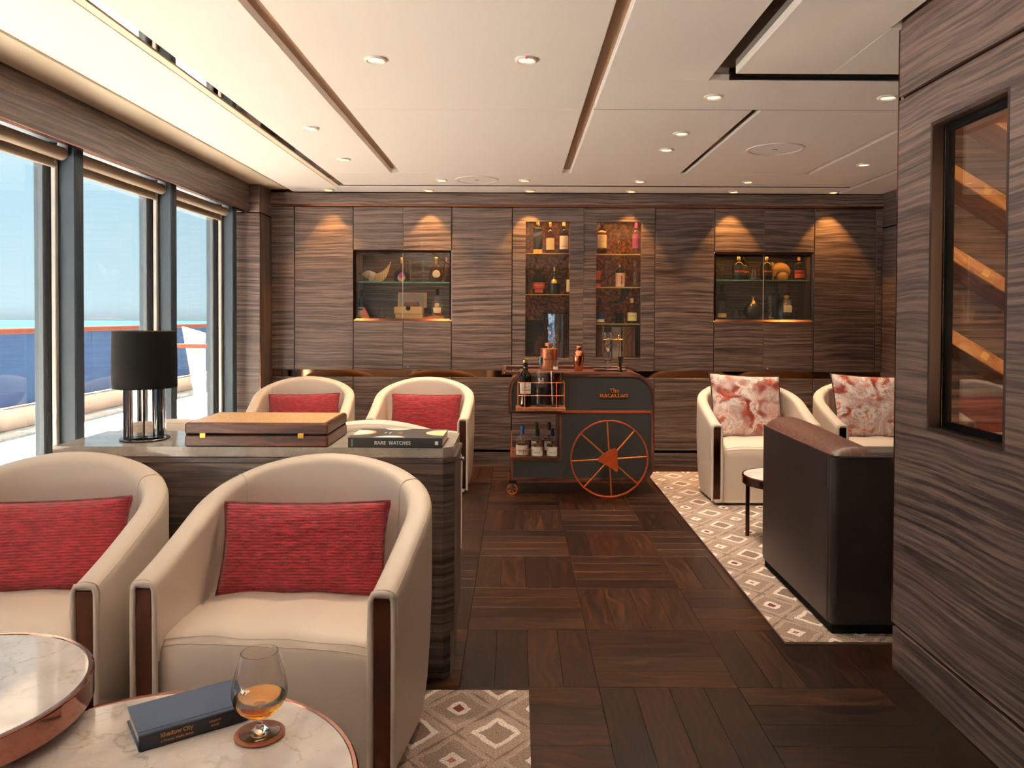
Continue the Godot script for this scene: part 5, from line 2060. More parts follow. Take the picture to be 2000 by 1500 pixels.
	var rod := MB.new()
	rod.lathe([Vector2(0, 0), Vector2(0.018, 0), Vector2(0.018, 0.004), Vector2(0.006, 0.008), Vector2(0.0055, 0.015), Vector2(0.0055, 0.205), Vector2(0.0085, 0.207), Vector2(0.0085, 0.214), Vector2(0.004, 0.22), Vector2(0.007, 0.228), Vector2(0, 0.233)], 20, 40)
	obj("rod", rod, M.gold, st)
	var arm := MB.new()
	arm.tube([Vector3(0.025, 0.2, 0), Vector3(-0.04, 0.2, 0)], 0.0045, 10)
	obj("arm", arm, M.gold, st)
	var ring := []
	for i in 33:
		ring.append(Vector3(-0.075 + cos(TAU * i / 32.0) * 0.037, 0.2, sin(TAU * i / 32.0) * 0.037))
	var rg := MB.new()
	rg.tube(ring, 0.005, 8, true)
	obj("ring", rg, M.gold, st)
	var cn := thing("drip_cone", "clear faceted glass dripper hanging in the brass ring", "dripper", Vector3(0.630, dy + 0.2, -5.33))
	var cm := MB.new()
	cm.lathe([Vector2(0.0, -0.088), Vector2(0.004, -0.086), Vector2(0.026, -0.048), Vector2(0.028, -0.042), Vector2(0.014, -0.022), Vector2(0.016, -0.008), Vector2(0.032, 0.004), Vector2(0.036, 0.012), Vector2(0.041, 0.046), Vector2(0.043, 0.048), Vector2(0.041, 0.048), Vector2(0.039, 0.046), Vector2(0.034, 0.013), Vector2(0, 0.006)], 10, 20)
	obj("cone", cm, M.crystal, cn)
	stemware("nosing_glass", "short stemmed nosing glass standing under the dripper", "", Vector3(0.630, dy, -5.33), [Vector2(0, 0.001), Vector2(0.027, 0), Vector2(0.026, 0.003), Vector2(0.008, 0.008), Vector2(0.006, 0.018), Vector2(0.011, 0.026), Vector2(0.006, 0.034), Vector2(0.012, 0.044), Vector2(0.028, 0.058), Vector2(0.032, 0.07), Vector2(0.026, 0.092), Vector2(0.023, 0.112), Vector2(0.024, 0.118)], 7)
	var jg := thing("jigger", "dark steel double jigger at the right front of the cart top", "jigger", Vector3(0.702, 0.8185, -5.20))
	var jm := MB.new()
	jm.lathe([Vector2(0, 0.0), Vector2(0.014, 0.0), Vector2(0.007, 0.03), Vector2(0.006, 0.034), Vector2(0.008, 0.04), Vector2(0.019, 0.107), Vector2(0.0185, 0.108), Vector2(0.0175, 0.106), Vector2(0.007, 0.042), Vector2(0, 0.041)], 32, 40)
	obj("cups", jm, M.gunmetal, jg)


# ---------- display cases in the panelled wall ----------
func led(parent_label: String, x0: float, x1: float, y: float, z: float, e: float) -> void:
	var t := thing("led_strip", parent_label, "light", Vector3((x0 + x1) * 0.5, y, z), 0, "cabinet strip lights")
	var w := x1 - x0
	bx("tube_light", Vector3(-w / 2, 0.0, -0.006), Vector3(w / 2, 0.006, 0.006), M.led_glow, t)
	var a := AreaLight3D.new()
	a.name = "strip"
	a.area_size = Vector2(w, 0.012)
	a.light_color = Color(1.0, 0.68, 0.30)
	a.light_energy = e
	a.shadow_enabled = true
	t.add_child(a)
	a.position = Vector3(0, -0.003, 0)
	a.rotation.x = -PI / 2


func case_box(c: Node3D, x0: float, x1: float, y0: float, y1: float, depth: float, back: Material, side: Material) -> void:
	var zf := -0.031
	bx("back_panel", Vector3(x0 - 0.01, y0 - 0.01, -depth - 0.012), Vector3(x1 + 0.01, y1 + 0.01, -depth), back, c, 0.0, 0, roff())
	bx("side_panel", Vector3(x0 - 0.012, y0 - 0.01, -depth), Vector3(x0, y1 + 0.01, zf), side, c, 0.0, 1, roff())
	bx("side_panel", Vector3(x1, y0 - 0.01, -depth), Vector3(x1 + 0.012, y1 + 0.01, zf), side, c, 0.0, 1, roff())
	bx("case_floor", Vector3(x0, y0 - 0.012, -depth), Vector3(x1, y0, zf), side, c, 0.0, 0, roff())
	bx("case_top", Vector3(x0, y1, -depth), Vector3(x1, y1 + 0.012, zf), side, c, 0.0, 0, roff())


func vitrine(label: String, x0: float, x1: float, y0: float, y1: float, shelf: float, strip: String) -> Node3D:
	var c := thing("display_cabinet", label, "cabinet", Vector3((x0 + x1) * 0.5, y0, WALL_Z))
	var w := (x1 - x0) * 0.5
	var h := y1 - y0
	var f := 0.017
	case_box(c, -w + f, w - f, f, h - f, 0.30, M.veneer, M.veneer)
	# mitred bronze frame, its faces sloping inward
	var O := [Vector2(-w, 0), Vector2(w, 0), Vector2(w, h), Vector2(-w, h)]
	var I := [Vector2(-w + f, f), Vector2(w - f, f), Vector2(w - f, h - f), Vector2(-w + f, h - f)]
	for i in 4:
		var j := (i + 1) % 4
		var mb := MB.new()
		var a := Vector3(O[i].x, O[i].y, 0.001)
		var b := Vector3(O[j].x, O[j].y, 0.001)
		var d := Vector3(I[j].x, I[j].y, -0.014)
		var e := Vector3(I[i].x, I[i].y, -0.014)
		var nn := (b - a).cross(d - a).normalized()
		if nn.z < 0: nn = -nn
		mb.quad([a, b, d, e], nn)
		var back := Vector3(0, 0, -0.03)
		var inn := Vector3((I[i] + I[j]).x * 0.5, (I[i] + I[j]).y * 0.5 - h * 0.5, 0).normalized() * -1.0
		mb.quad([e, d, d + back, e + back], inn)
		obj("frame_bar", mb, M.bronze_frame, c)
	for k in 2:
		var a := -w + f if k == 0 else 0.0015
		var b := -0.0015 if k == 0 else w - f
		bx("glass_door", Vector3(a, f, -0.022), Vector3(b, h - f, -0.018), M.case_glass, c)
	for k in [-0.0012, 0.0012]:
		bx("door_edge", Vector3(k - 0.0008, f, -0.0225), Vector3(k + 0.0008, h - f, -0.0175), M.alu, c)
	bx("glass_shelf", Vector3(-w + f, shelf - y0 - 0.008, -0.295), Vector3(w - f, shelf - y0, -0.036), M.shelf_glass, c)
	bx("shelf_edge", Vector3(-w + f, shelf - y0 - 0.008, -0.0362), Vector3(w - f, shelf - y0, -0.0352), M.shelf_edge, c)
	bx("light_lip", Vector3(-w + f, h - f - 0.016, -0.050), Vector3(w - f, h - f, -0.046), M.bronze_dark, c)
	led(strip, x0 + 0.05, x1 - 0.05, y1 - f - 0.007, WALL_Z - 0.062, 0.06)
	return c


func niche(label: String, x0: float, x1: float, y0: float, y1: float, shelves: Array, strip: String) -> Node3D:
	var c := thing("bottle_niche", label, "niche", Vector3((x0 + x1) * 0.5, y0, WALL_Z))
	var w := (x1 - x0) * 0.5
	var top := y1 - y0 + 0.10
	var s := 0.05
	var mirror_top: float = shelves[-1] - y0 - 0.03 if shelves.size() == 3 else 0.30
	bx("back_panel", Vector3(-w - s, mirror_top, -0.312), Vector3(w + s, top, -0.30), M.burl_dark, c, 0.0, 0, roff())
	bx("back_mirror", Vector3(-w - s, -0.02, -0.31), Vector3(w + s, mirror_top, -0.30), M.smoke_mirror, c)
	bx("side_panel", Vector3(-w - s - 0.012, -0.03, -0.30), Vector3(-w - s, top, -0.031), M.burl_dark, c, 0.0, 1, roff())
	bx("side_panel", Vector3(w + s, -0.03, -0.30), Vector3(w + s + 0.012, top, -0.031), M.burl_dark, c, 0.0, 1, roff())
	bx("case_top", Vector3(-w - s, top, -0.30), Vector3(w + s, top + 0.012, -0.031), M.burl_dark, c)
	bx("case_floor", Vector3(-w - s, -0.03, -0.30), Vector3(w + s, -0.002, -0.031), M.burl_dark, c)
	bx("glass_door", Vector3(-w - 0.02, -0.02, -0.038), Vector3(w + 0.02, top - 0.04, -0.034), M.case_glass, c)
	for y in shelves:
		bx("glass_shelf", Vector3(-w - s, y - y0 - 0.008, -0.295), Vector3(w + s, y - y0, -0.05), M.shelf_glass, c)
		bx("shelf_edge", Vector3(-w - s, y - y0 - 0.008, -0.0502), Vector3(w + s, y - y0, -0.0492), M.gold_paint, c)
	led(strip, x0 - 0.03, x1 + 0.03, y1 + 0.035, WALL_Z - 0.07, 0.16)
	return c


func build_cases() -> void:
	vitrine("left glazed display cabinet with bronze frame in the panelled wall", -1.30, -0.521, 1.156, 1.715, 1.466, "strip light inside the left display cabinet")
	vitrine("right glazed display cabinet with bronze frame in the panelled wall", 1.56, 2.351, 1.160, 1.712, 1.495, "strip light inside the right display cabinet")
	niche("left tall lit bottle niche with burl back behind the bar cart", 0.065, 0.415, 0.865, 1.945, [1.702, 1.374], "strip light at the top of the left bottle niche")
	niche("right tall lit bottle niche with burl back behind the bar cart", 0.624, 0.98, 0.865, 1.945, [1.697, 1.433, 1.141], "strip light at the top of the right bottle niche")


# ---------- what stands in the cases ----------
func build_small() -> void:
	var z := -6.22
	# --- bottoms of the two niches ---
	var sv := thing("silver_vase", "tall hammered silver vase at the bottom of the left bottle niche", "vase", Vector3(0.315, 0.8635, -6.25))
	var hz := FastNoiseLite.new()
	hz.seed = 8
	hz.frequency = 14.0
	var vr := []
	for j in 41:
		var row := PackedVector3Array()
		for i in 97:
			var a := TAU * i / 96.0
			var yy := 0.355 * j / 40.0
			var r := 0.112 + 0.0016 * hz.get_noise_3d(cos(a) * 0.25, yy * 1.2, sin(a) * 0.25)
			row.append(Vector3(cos(a) * r, yy, sin(a) * r))
		vr.append(row)
	var vm := MB.new()
	vm.grid(vr, true, false, true)
	obj("body", vm, M.polished, sv)
	var vl := MB.new()
	vl.lathe([Vector2(0.112, 0.353), Vector2(0.115, 0.356), Vector2(0.115, 0.364), Vector2(0.108, 0.364), Vector2(0.106, 0.30), Vector2(0, 0.30)], 64, 30)
	obj("rim", vl, M.black_gloss, sv)
	var wc := thing("whisky_case", "open wooden spirit case with a pale carton at the bottom of the right niche", "case", Vector3(0.80, 0.8635, -6.31))
	bx("back_board", Vector3(-0.17, 0.0, -0.06), Vector3(0.18, 0.255, -0.05), M.walnut, wc, 0.001, 1, roff())
	for q in [[-0.165, -0.085, M.walnut], [0.075, 0.175, M.oak]]:
		bx("case_door", Vector3(q[0], 0.004, -0.05), Vector3(q[1], 0.248, -0.038), q[2], wc, 0.001, 1, roff())
		for e in [q[0], q[1] - 0.006]:
			bx("brass_edge", Vector3(e, 0.004, -0.037), Vector3(e + 0.006, 0.248, -0.034), M.gold_paint, wc)
	bx("carton", Vector3(-0.02, 0.002, -0.045), Vector3(0.052, 0.245, 0.02), M.paper_grey, wc, 0.001)
	text("lettering", "MACALLAN", 0.042, Vector3(0.016, 0.20, 0.0203), M.ink, wc, 0.0005)
	for yy in [0.05, 0.19]:
		bx("hinge", Vector3(0.06, yy, -0.04), Vector3(0.072, yy + 0.03, -0.03), M.gunmetal, wc, 0.001)
	# --- left cabinet, glass shelf ---
	var y := 1.4665
	var gA := "left cabinet glassware"
	var gB := "left cabinet bottles"
	stemware("goblet", "small amber goblet at the left end of the left cabinet's glass shelf", gA, Vector3(-1.272, y, z), wine_prof(0.137, 0.03), 5)
	shell_bowl(Vector3(-1.145, y, z - 0.03))
	stemware("tumbler", "clear tumbler in front of the striped shell bowl", gA, Vector3(-1.168, y, z + 0.075), tumbler_prof(0.083, 0.032), 1)
	bottle("teardrop cognac bottle with purple lozenge label in the left cabinet", gB, Vector3(-0.934, y, z), [Vector2(0, 0), Vector2(0.056, 0.0), Vector2(0.068, 0.012), Vector2(0.071, 0.04), Vector2(0.066, 0.07), Vector2(0.05, 0.098), Vector2(0.028, 0.125), Vector2(0.015, 0.14), Vector2(0.012, 0.15), Vector2(0.012, 0.165), Vector2(0, 0.165)], M.amber_deep,
		{"sz": 0.45, "labels": [[0.004, 0.066, 26, M.card_gold, 0.001, "oval"], [0.028, 0.082, 24, M.paper_purple, 0.0018, "lozenge"]], "cap": [[Vector2(0, 0.15), Vector2(0.013, 0.152), Vector2(0.013, 0.188), Vector2(0.019, 0.191), Vector2(0.017, 0.198), Vector2(0, 0.198)], M.gold]})
	stemware("flute", "champagne flute beside the teardrop bottle in the left cabinet", gA, Vector3(-0.860, y, z + 0.03), flute_prof(0.178, 0.017), 5)
	stemware("flute", "champagne flute standing alone in the middle of the left cabinet's right half", gA, Vector3(-0.756, y, z + 0.03), flute_prof(0.178, 0.017), 5)
	bottle("round cut-glass cognac bottle with gold cap and oval medal in the left cabinet", gB, Vector3(-0.653, y, z), [Vector2(0, 0), Vector2(0.046, 0), Vector2(0.056, 0.012), Vector2(0.062, 0.045), Vector2(0.058, 0.08), Vector2(0.044, 0.112), Vector2(0.024, 0.134), Vector2(0.015, 0.145), Vector2(0.014, 0.15), Vector2(0, 0.15)], M.amber,
		{"sz": 0.5, "seg": 20, "labels": [[0.036, 0.100, 30, M.paper_cream, 0.003, "oval"]], "cap": [[Vector2(0, 0.146), Vector2(0.015, 0.146), Vector2(0.016, 0.19), Vector2(0.022, 0.195), Vector2(0.021, 0.203), Vector2(0, 0.203)], M.gold]})
	bottle("cut-glass decanter half hidden at the right edge of the left cabinet shelf", gB, Vector3(-0.573, y, z - 0.02), flask(0.203, 0.035, 0.35, 0.012), M.amber, {"cap": [capp(0.013, 0.17, 0.203), M.gold]})
	# --- left cabinet, floor ---
	y = 1.1735
	bottle("dark bottle with cream label in the lower left corner of the left cabinet", gB, Vector3(-1.262, y, z), flask(0.229, 0.029, 0.5, 0.011), M.navy_glass, {"labels": [[0.012, 0.09, 60, M.paper_grey], [0.066, 0.078, 60, M.ink, 0.0013]], "cap": [capp(0.0125, 0.17, 0.229), M.foil_navy]})
	var wd := MB.new()
	wd.prism(PackedVector2Array([Vector2(-0.032, 0), Vector2(0.034, 0), Vector2(-0.012, 0.083)]), -0.03, 0.03)
	var wo := thing("copper_wedge", "small copper coloured wedge plaque in the left cabinet", "plaque", Vector3(-1.216, y, z + 0.06))
	obj("wedge", wd, M.terracotta, wo)
	stemware("tumbler", "clear nosing tumbler on the left cabinet floor beside the gold box", gA, Vector3(-1.091, y, z + 0.05), tumbler_prof(0.079, 0.033), 1)
	gold_box(Vector3(-0.868, y, z))
	var pl := thing("copper_plinth", "low copper plinth under the pear shaped bottle in the left cabinet", "plinth", Vector3(-0.675, y, z + 0.03))
	var pm := MB.new()
	pm.prism(PackedVector2Array([Vector2(-0.1, 0.0), Vector2(0.085, 0.0), Vector2(0.085, 0.018), Vector2(0.0, 0.024), Vector2(-0.1, 0.004)]), -0.06, 0.06)
	obj("slab", pm, M.terracotta, pl)
	bottle("pear shaped clear bottle with cream label and black cap in the left cabinet", gB, Vector3(-0.645, y + 0.0245, z + 0.02), [Vector2(0, 0), Vector2(0.026, 0), Vector2(0.034, 0.006), Vector2(0.048, 0.034), Vector2(0.052, 0.055), Vector2(0.047, 0.085), Vector2(0.034, 0.12), Vector2(0.018, 0.142), Vector2(0.012, 0.152), Vector2(0.012, 0.18), Vector2(0, 0.18)], M.clear,
		{"sz": 0.6, "liquid": [M.whisky, 0.006, 0.05], "labels": [[0.022, 0.066, 38, M.paper_cream], [0.07, 0.1, 22, M.cork]], "cap": [capp(0.0135, 0.165, 0.212), M.black_gloss]})
	# --- left niche ---
	y = 1.7025
	var gN := "left niche bottles"
	z = -6.23
	var jb := bottle("square dark blue bottle with slanted label on the left niche's top shelf", gN, Vector3(0.163, y, z), [Vector2(0, 0), Vector2(0.050, 0), Vector2(0.0515, 0.004), Vector2(0.0515, 0.20), Vector2(0.046, 0.212), Vector2(0.018, 0.226), Vector2(0.016, 0.245), Vector2(0, 0.245)], M.navy_glass, {"seg": 4, "turn": PI / 4, "cap": [capp(0.017, 0.228, 0.262), M.gold]})
	var sl := MB.new()
	sl.box(Vector3.ZERO, Vector3(0.075, 0.03, 0.001))
	var so := obj("label", sl, M.paper_blue, jb)
	so.transform = Transform3D(Basis(Vector3.UP, -PI / 4), Vector3.ZERO) * Transform3D(Basis(Vector3.BACK, deg_to_rad(18)), Vector3(0, 0.155, 0.0375))
	var bl := text("lettering", "Blue Label", 0.05, Vector3.ZERO, M.gold_paint, jb, 0.0006, true, false, 0.0, true)
	bl.transform = Transform3D(Basis(Vector3.UP, -PI / 4), Vector3.ZERO) * Transform3D(Basis(Vector3.BACK, deg_to_rad(18)), Vector3(0, 0.155, 0.0382))
	var gb := MB.new()
	gb.box(Vector3(0, 0.017, 0.037), Vector3(0.072, 0.032, 0.001))
	var go := obj("foot_label", gb, M.gold_paint, jb)
	go.transform = Transform3D(Basis(Vector3.UP, -PI / 4), Vector3.ZERO)
	bottle("whisky bottle with tall cream label on the left niche's top shelf", gN, Vector3(0.264, y, z), flask(0.262, 0.0355, 0.53, 0.012, 0.7), M.amber, {"labels": [[0.03, 0.125, 68, M.paper_cream]], "cap": [capp(0.0135, 0.215, 0.262), M.gold]})
	bottle("whisky bottle with white label and red line on the left niche's top shelf", gN, Vector3(0.375, y, z), flask(0.268, 0.039, 0.56, 0.0125, 0.8), M.amber_deep, {"labels": [[0.035, 0.143, 64, M.paper], [0.056, 0.060, 30, M.paper_red, 0.0014]], "cap": [capp(0.014, 0.225, 0.268), M.cork]})
	y = 1.3745
	bottle("bourbon bottle with red arched label on the left niche's second shelf", gN, Vector3(0.175, y, z), [Vector2(0, 0), Vector2(0.046, 0), Vector2(0.050, 0.006), Vector2(0.051, 0.06), Vector2(0.052, 0.135), Vector2(0.046, 0.155), Vector2(0.024, 0.170), Vector2(0.013, 0.178), Vector2(0.0125, 0.21), Vector2(0, 0.21)], M.amber_deep, {"sz": 0.7, "labels": [[0.045, 0.095, 66, M.paper_red], [0.012, 0.04, 42, M.paper_red]], "cap": [capp(0.016, 0.205, 0.236), M.walnut], "texts": [["WHISTLEPIG", 0.07, 0.072, M.paper_cream]]})
	bottle("navy porcelain decanter with gold shoulder on the left niche's second shelf", gN, Vector3(0.301, y, z), [Vector2(0, 0), Vector2(0.038, 0), Vector2(0.044, 0.008), Vector2(0.052, 0.06), Vector2(0.052, 0.085), Vector2(0.044, 0.11), Vector2(0.024, 0.135), Vector2(0.014, 0.15), Vector2(0.013, 0.19), Vector2(0, 0.19)], M.navy_glass, {"labels": [[0.088, 0.118, 62, M.gold]], "cap": [capp(0.016, 0.185, 0.22), M.gold], "bands": [[0.165, 0.172, M.gold]]})
	bottle("bottle half hidden at the right edge of the left niche's second shelf", gN, Vector3(0.424, y, z), flask(0.256, 0.03, 0.5, 0.011), M.whisky, {"labels": [[0.02, 0.12, 60, M.paper_cream]], "cap": [capp(0.0125, 0.21, 0.256), M.gold]})
	bottle("dark bottle half hidden at the left edge of the left niche's second shelf", gN, Vector3(0.058, y, z), flask(0.215, 0.03, 0.55, 0.011), M.dark_glass, {"bands": [[0.15, 0.156, M.gold, 0.02]]})
	# --- right niche ---
	gN = "right niche bottles"
	y = 1.6975
	bottle("tall whisky bottle with oatmeal label at the left of the right niche's top shelf", gN, Vector3(0.682, y, z), flask(0.27, 0.04, 0.6, 0.0125, 0.8), M.amber_deep, {"labels": [[0.05, 0.185, 66, M.paper_grey], [0.055, 0.095, 44, M.paper_cream, 0.0014]], "cap": [capp(0.014, 0.24, 0.27), M.black_gloss], "texts": [["MACALLAN", 0.05, 0.145, M.ink]]})
	stemware("wine_glass", "slender wine glass on the right niche's top shelf", "right niche glassware", Vector3(0.817, y, z), wine_prof(0.19, 0.027), 5)
	bottle("bottle with bright purple label at the right of the right niche's top shelf", gN, Vector3(0.960, y, z), flask(0.262, 0.032, 0.6, 0.012, 0.8), M.clear, {"liquid": [M.amber, 0.005, 0.15], "labels": [[0.05, 0.165, 70, M.paper_purple]], "cap": [capp(0.0135, 0.215, 0.262), M.paper_purple]})
	y = 1.4335
	var rb := thing("gift_carton", "red carton at the left edge of the right niche's second shelf", "carton", Vector3(0.642, y, z))
	bx("carton", Vector3(-0.03, 0, -0.03), Vector3(0.03, 0.132, 0.03), M.paper_red, rb, 0.001)
	bx("printed_band", Vector3(-0.0302, 0.03, 0.0), Vector3(0.0302, 0.06, 0.0304), M.ink, rb)
	stemware("wine_glass", "slender wine glass on the right niche's second shelf", "right niche glassware", Vector3(0.719, y, z), wine_prof(0.194, 0.025), 5)
	bottle("dark green bottle with pink label and brush characters in the right niche", gN, Vector3(0.831, y, z), flask(0.187, 0.0395, 0.62, 0.012, 0.9, 0.8), M.green_glass, {"labels": [[0.004, 0.115, 70, M.paper_pink]], "cap": [capp(0.0135, 0.16, 0.187), M.gold]})
	var kj := names["bottle"] as int
	var kb := get_node("bottle_%03d" % kj)
	# brush characters on the pink label
	for q in [[0.008, 0.088, 0.016, 20], [0.008, 0.080, 0.02, -35], [0.006, 0.070, 0.014, 60], [0.012, 0.066, 0.016, -20], [0.008, 0.052, 0.02, 35], [0.006, 0.044, 0.014, -55], [0.012, 0.038, 0.016, 10], [0.006, 0.030, 0.013, -30]]:
		var sm := MB.new()
		sm.box(Vector3.ZERO, Vector3(q[2], 0.0032, 0.001))
		var sb := obj("brush_stroke", sm, M.foil_wine, kb)
		sb.position = Vector3(q[0], q[1], 0.0402)
		sb.rotation.z = deg_to_rad(q[3])
	stemware("measuring_glass", "tall straight glass at the right of the right niche's second shelf", "right niche glassware", Vector3(0.955, y, z), [Vector2(0, 0.003), Vector2(0.05, 0.0), Vector2(0.052, 0.004), Vector2(0.02, 0.03), Vector2(0.019, 0.05), Vector2(0.024, 0.211)], 3)
	y = 1.1415
	bottle("bottle with dark blue label at the left of the right niche's third shelf", gN, Vector3(0.674, y, z), flask(0.205, 0.033, 0.5, 0.011), M.amber, {"labels": [[0.035, 0.09, 66, M.paper_blue], [0.01, 0.033, 66, M.paper_cream]], "cap": [capp(0.0125, 0.165, 0.205), M.foil_navy]})
	horn_sculpture(Vector3(0.822, y, z + 0.045))
	bottle("amber bottle with pale yellow label at the right of the right niche's third shelf", gN, Vector3(0.927, y, z + 0.02), flask(0.215, 0.041, 0.55, 0.0125, 0.8), M.amber, {"labels": [[0.02, 0.088, 66, M.paper_yellow]], "cap": [capp(0.0145, 0.165, 0.215), M.cork], "bands": [[0.205, 0.216, M.foil_navy, 0.0145]], "texts": [["Dalwhinnie", 0.05, 0.062, M.ink]]})
	stemware("wine_glass", "clear glass half hidden at the right edge of the right niche's third shelf", "right niche glassware", Vector3(0.992, y, z - 0.02), wine_prof(0.199, 0.025), 5)
	# --- right cabinet, glass shelf ---
	z = -6.22
	y = 1.4955
	gA = "right cabinet glassware"
	gB = "right cabinet bottles"
	stemware("coupe_glass", "wide coupe glass at the left end of the right cabinet's glass shelf", gA, Vector3(1.652, y, z), [Vector2(0, 0.001), Vector2(0.03, 0), Vector2(0.03, 0.002), Vector2(0.005, 0.006), Vector2(0.003, 0.012), Vector2(0.003, 0.05), Vector2(0.012, 0.058), Vector2(0.046, 0.112)], 5)
	var rum := func(label: String, x: float, zz: float, lab: Material, capm: Material) -> void:
		bottle(label, gB, Vector3(x, y, zz), flask(0.206, 0.047, 0.52, 0.0135, 0.85, 0.74), M.dark_glass, {"labels": [[0.036, 0.115, 62, lab], [0.062, 0.074, 50, M.paper_orange, 0.0014]], "cap": [capp(0.0155, 0.158, 0.206), capm]})
	rum.call("dark rum bottle with teal label and gold cap, left on the right cabinet's glass shelf", 1.779, z + 0.03, M.paper_teal, M.gold)
	rum.call("dark rum bottle with olive label and black cap behind the teal labelled one", 1.845, z - 0.06, M.paper_olive, M.black_gloss)
	stemware("tumbler", "clear nosing tumbler on the right cabinet's glass shelf", gA, Vector3(1.886, y, z + 0.08), tumbler_prof(0.087, 0.031), 1)
	rum.call("dark rum bottle with gold cap behind the middle door joint of the right cabinet", 2.004, z + 0.03, M.paper_olive, M.gold)
	ochre_vase(Vector3(2.125, y, z - 0.03))
	bottle("bottle with orange and red label at the right end of the right cabinet's glass shelf", gB, Vector3(2.277, y, z), flask(0.202, 0.0445, 0.62, 0.0125, 0.9, 0.8), M.amber_deep, {"labels": [[0.018, 0.055, 66, M.paper_orange], [0.06, 0.08, 66, M.paper_red]], "cap": [capp(0.0145, 0.155, 0.202), M.gold_paint]})
	# --- right cabinet, floor ---
	y = 1.1775
	bottle("tall clear bottle with gold foot label in the lower left of the right cabinet", gB, Vector3(1.655, y, z), flask(0.28, 0.0395, 0.56, 0.012, 0.9, 0.76), M.amber_deep, {"labels": [[0.015, 0.05, 66, M.card_gold], [0.05, 0.15, 66, M.ink]], "cap": [capp(0.0145, 0.225, 0.28), M.black_gloss]})
	stemware("tumbler", "clear nosing tumbler on the right cabinet floor", gA, Vector3(1.757, y, z + 0.06), tumbler_prof(0.079, 0.033), 1)
	bottle("round black decanter with gold collar in the right cabinet", gB, Vector3(1.911, y, z), [Vector2(0, 0), Vector2(0.034, 0), Vector2(0.05, 0.008), Vector2(0.07, 0.03), Vector2(0.078, 0.06), Vector2(0.072, 0.092), Vector2(0.055, 0.118), Vector2(0.036, 0.128), Vector2(0.0, 0.128)], M.black_gloss, {"called": "decanter", "sz": 0.75, "cap": [[Vector2(0.037, 0.126), Vector2(0.034, 0.130), Vector2(0.020, 0.142), Vector2(0.014, 0.158), Vector2(0.0125, 0.166), Vector2(0.012, 0.172), Vector2(0.018, 0.174), Vector2(0.018, 0.184), Vector2(0, 0.186)], M.gold]})
	stemware("mixing_glass", "tall flared mixing glass right of the door joint in the right cabinet", gA, Vector3(2.036, y, z + 0.04), [Vector2(0, 0.004), Vector2(0.034, 0), Vector2(0.036, 0.006), Vector2(0.014, 0.025), Vector2(0.012, 0.05), Vector2(0.018, 0.10), Vector2(0.028, 0.19)], 4)
	bottle("slim black bottle towards the right of the right cabinet", gB, Vector3(2.115, y, z - 0.06), flask(0.29, 0.034, 0.55, 0.0115, 0.9, 0.75), M.black_gloss, {"cap": [capp(0.0125, 0.245, 0.29), M.dark_glass]})
	bottle("bottle with burgundy capsule behind the squat bottle in the right cabinet", gB, Vector3(2.205, y, z - 0.07), flask(0.285, 0.032, 0.6, 0.012, 0.8, 0.78), M.dark_glass, {"labels": [[0.09, 0.165, 64, M.paper_cream]], "cap": [capp(0.0138, 0.215, 0.285), M.foil_wine]})
	bottle("squat broad shouldered bottle with black and cream label in the right cabinet", gB, Vector3(2.162, y, z + 0.05), [Vector2(0, 0), Vector2(0.060, 0), Vector2(0.066, 0.006), Vector2(0.066, 0.10), Vector2(0.058, 0.116), Vector2(0.03, 0.132), Vector2(0.014, 0.146), Vector2(0.0125, 0.17), Vector2(0, 0.17)], M.clear, {"sz": 0.55, "liquid": [M.amber_deep, 0.006, 0.07], "labels": [[0.03, 0.06, 40, M.ink], [0.06, 0.115, 30, M.paper_cream]], "cap": [[Vector2(0.0135, 0.146), Vector2(0.0135, 0.172), Vector2(0.022, 0.174), Vector2(0.022, 0.195), Vector2(0, 0.196)], M.gold_paint]})


func shell_bowl(at: Vector3) -> void:
	var t := thing("shell_bowl", "cream striped shell shaped bowl on the left cabinet's glass shelf", "bowl", at)
	var n := 26
	var rows := []
	var ribs := []
	for i in n + 1:
		var s := i / float(n)
		var x := lerpf(-0.12, 0.12, s)
		var rim := 0.062 + 0.028 * sin(minf(s / 0.5, 1.0) * PI) + 0.091 * pow(maxf(0.0, (s - 0.5) / 0.5), 2.2) + 0.012 * s
		var low := rim - (rim) * pow(sin(clampf(s, 0.0, 1.0) * PI), 0.55)
		low = maxf(low, 0.0)
		var wd := 0.055 * pow(sin(clampf(s, 0.02, 0.98) * PI), 0.7)
		var row := PackedVector3Array()
		for k in 15:
			var a := PI * k / 14.0
			row.append(Vector3(x + 0.02 * sin(a) * (0.5 - s), rim - (rim - low) * sin(a), cos(a) * wd))
		rows.append(row)
		if i % 2 == 1 and i > 1 and i < n - 1:
			ribs.append(row)
	var mb := MB.new()
	mb.grid(rows, false, false, false)
	obj("bowl", mb, M.ivory, t)
	for r in ribs:
		var path := []
		for k in range(0, 9):
			path.append(r[k] + Vector3(0, -0.0008, 0.0012))
		var rb := MB.new()
		rb.tube(path, 0.0016, 5)
		obj("stripe", rb, M.shell_line, t)


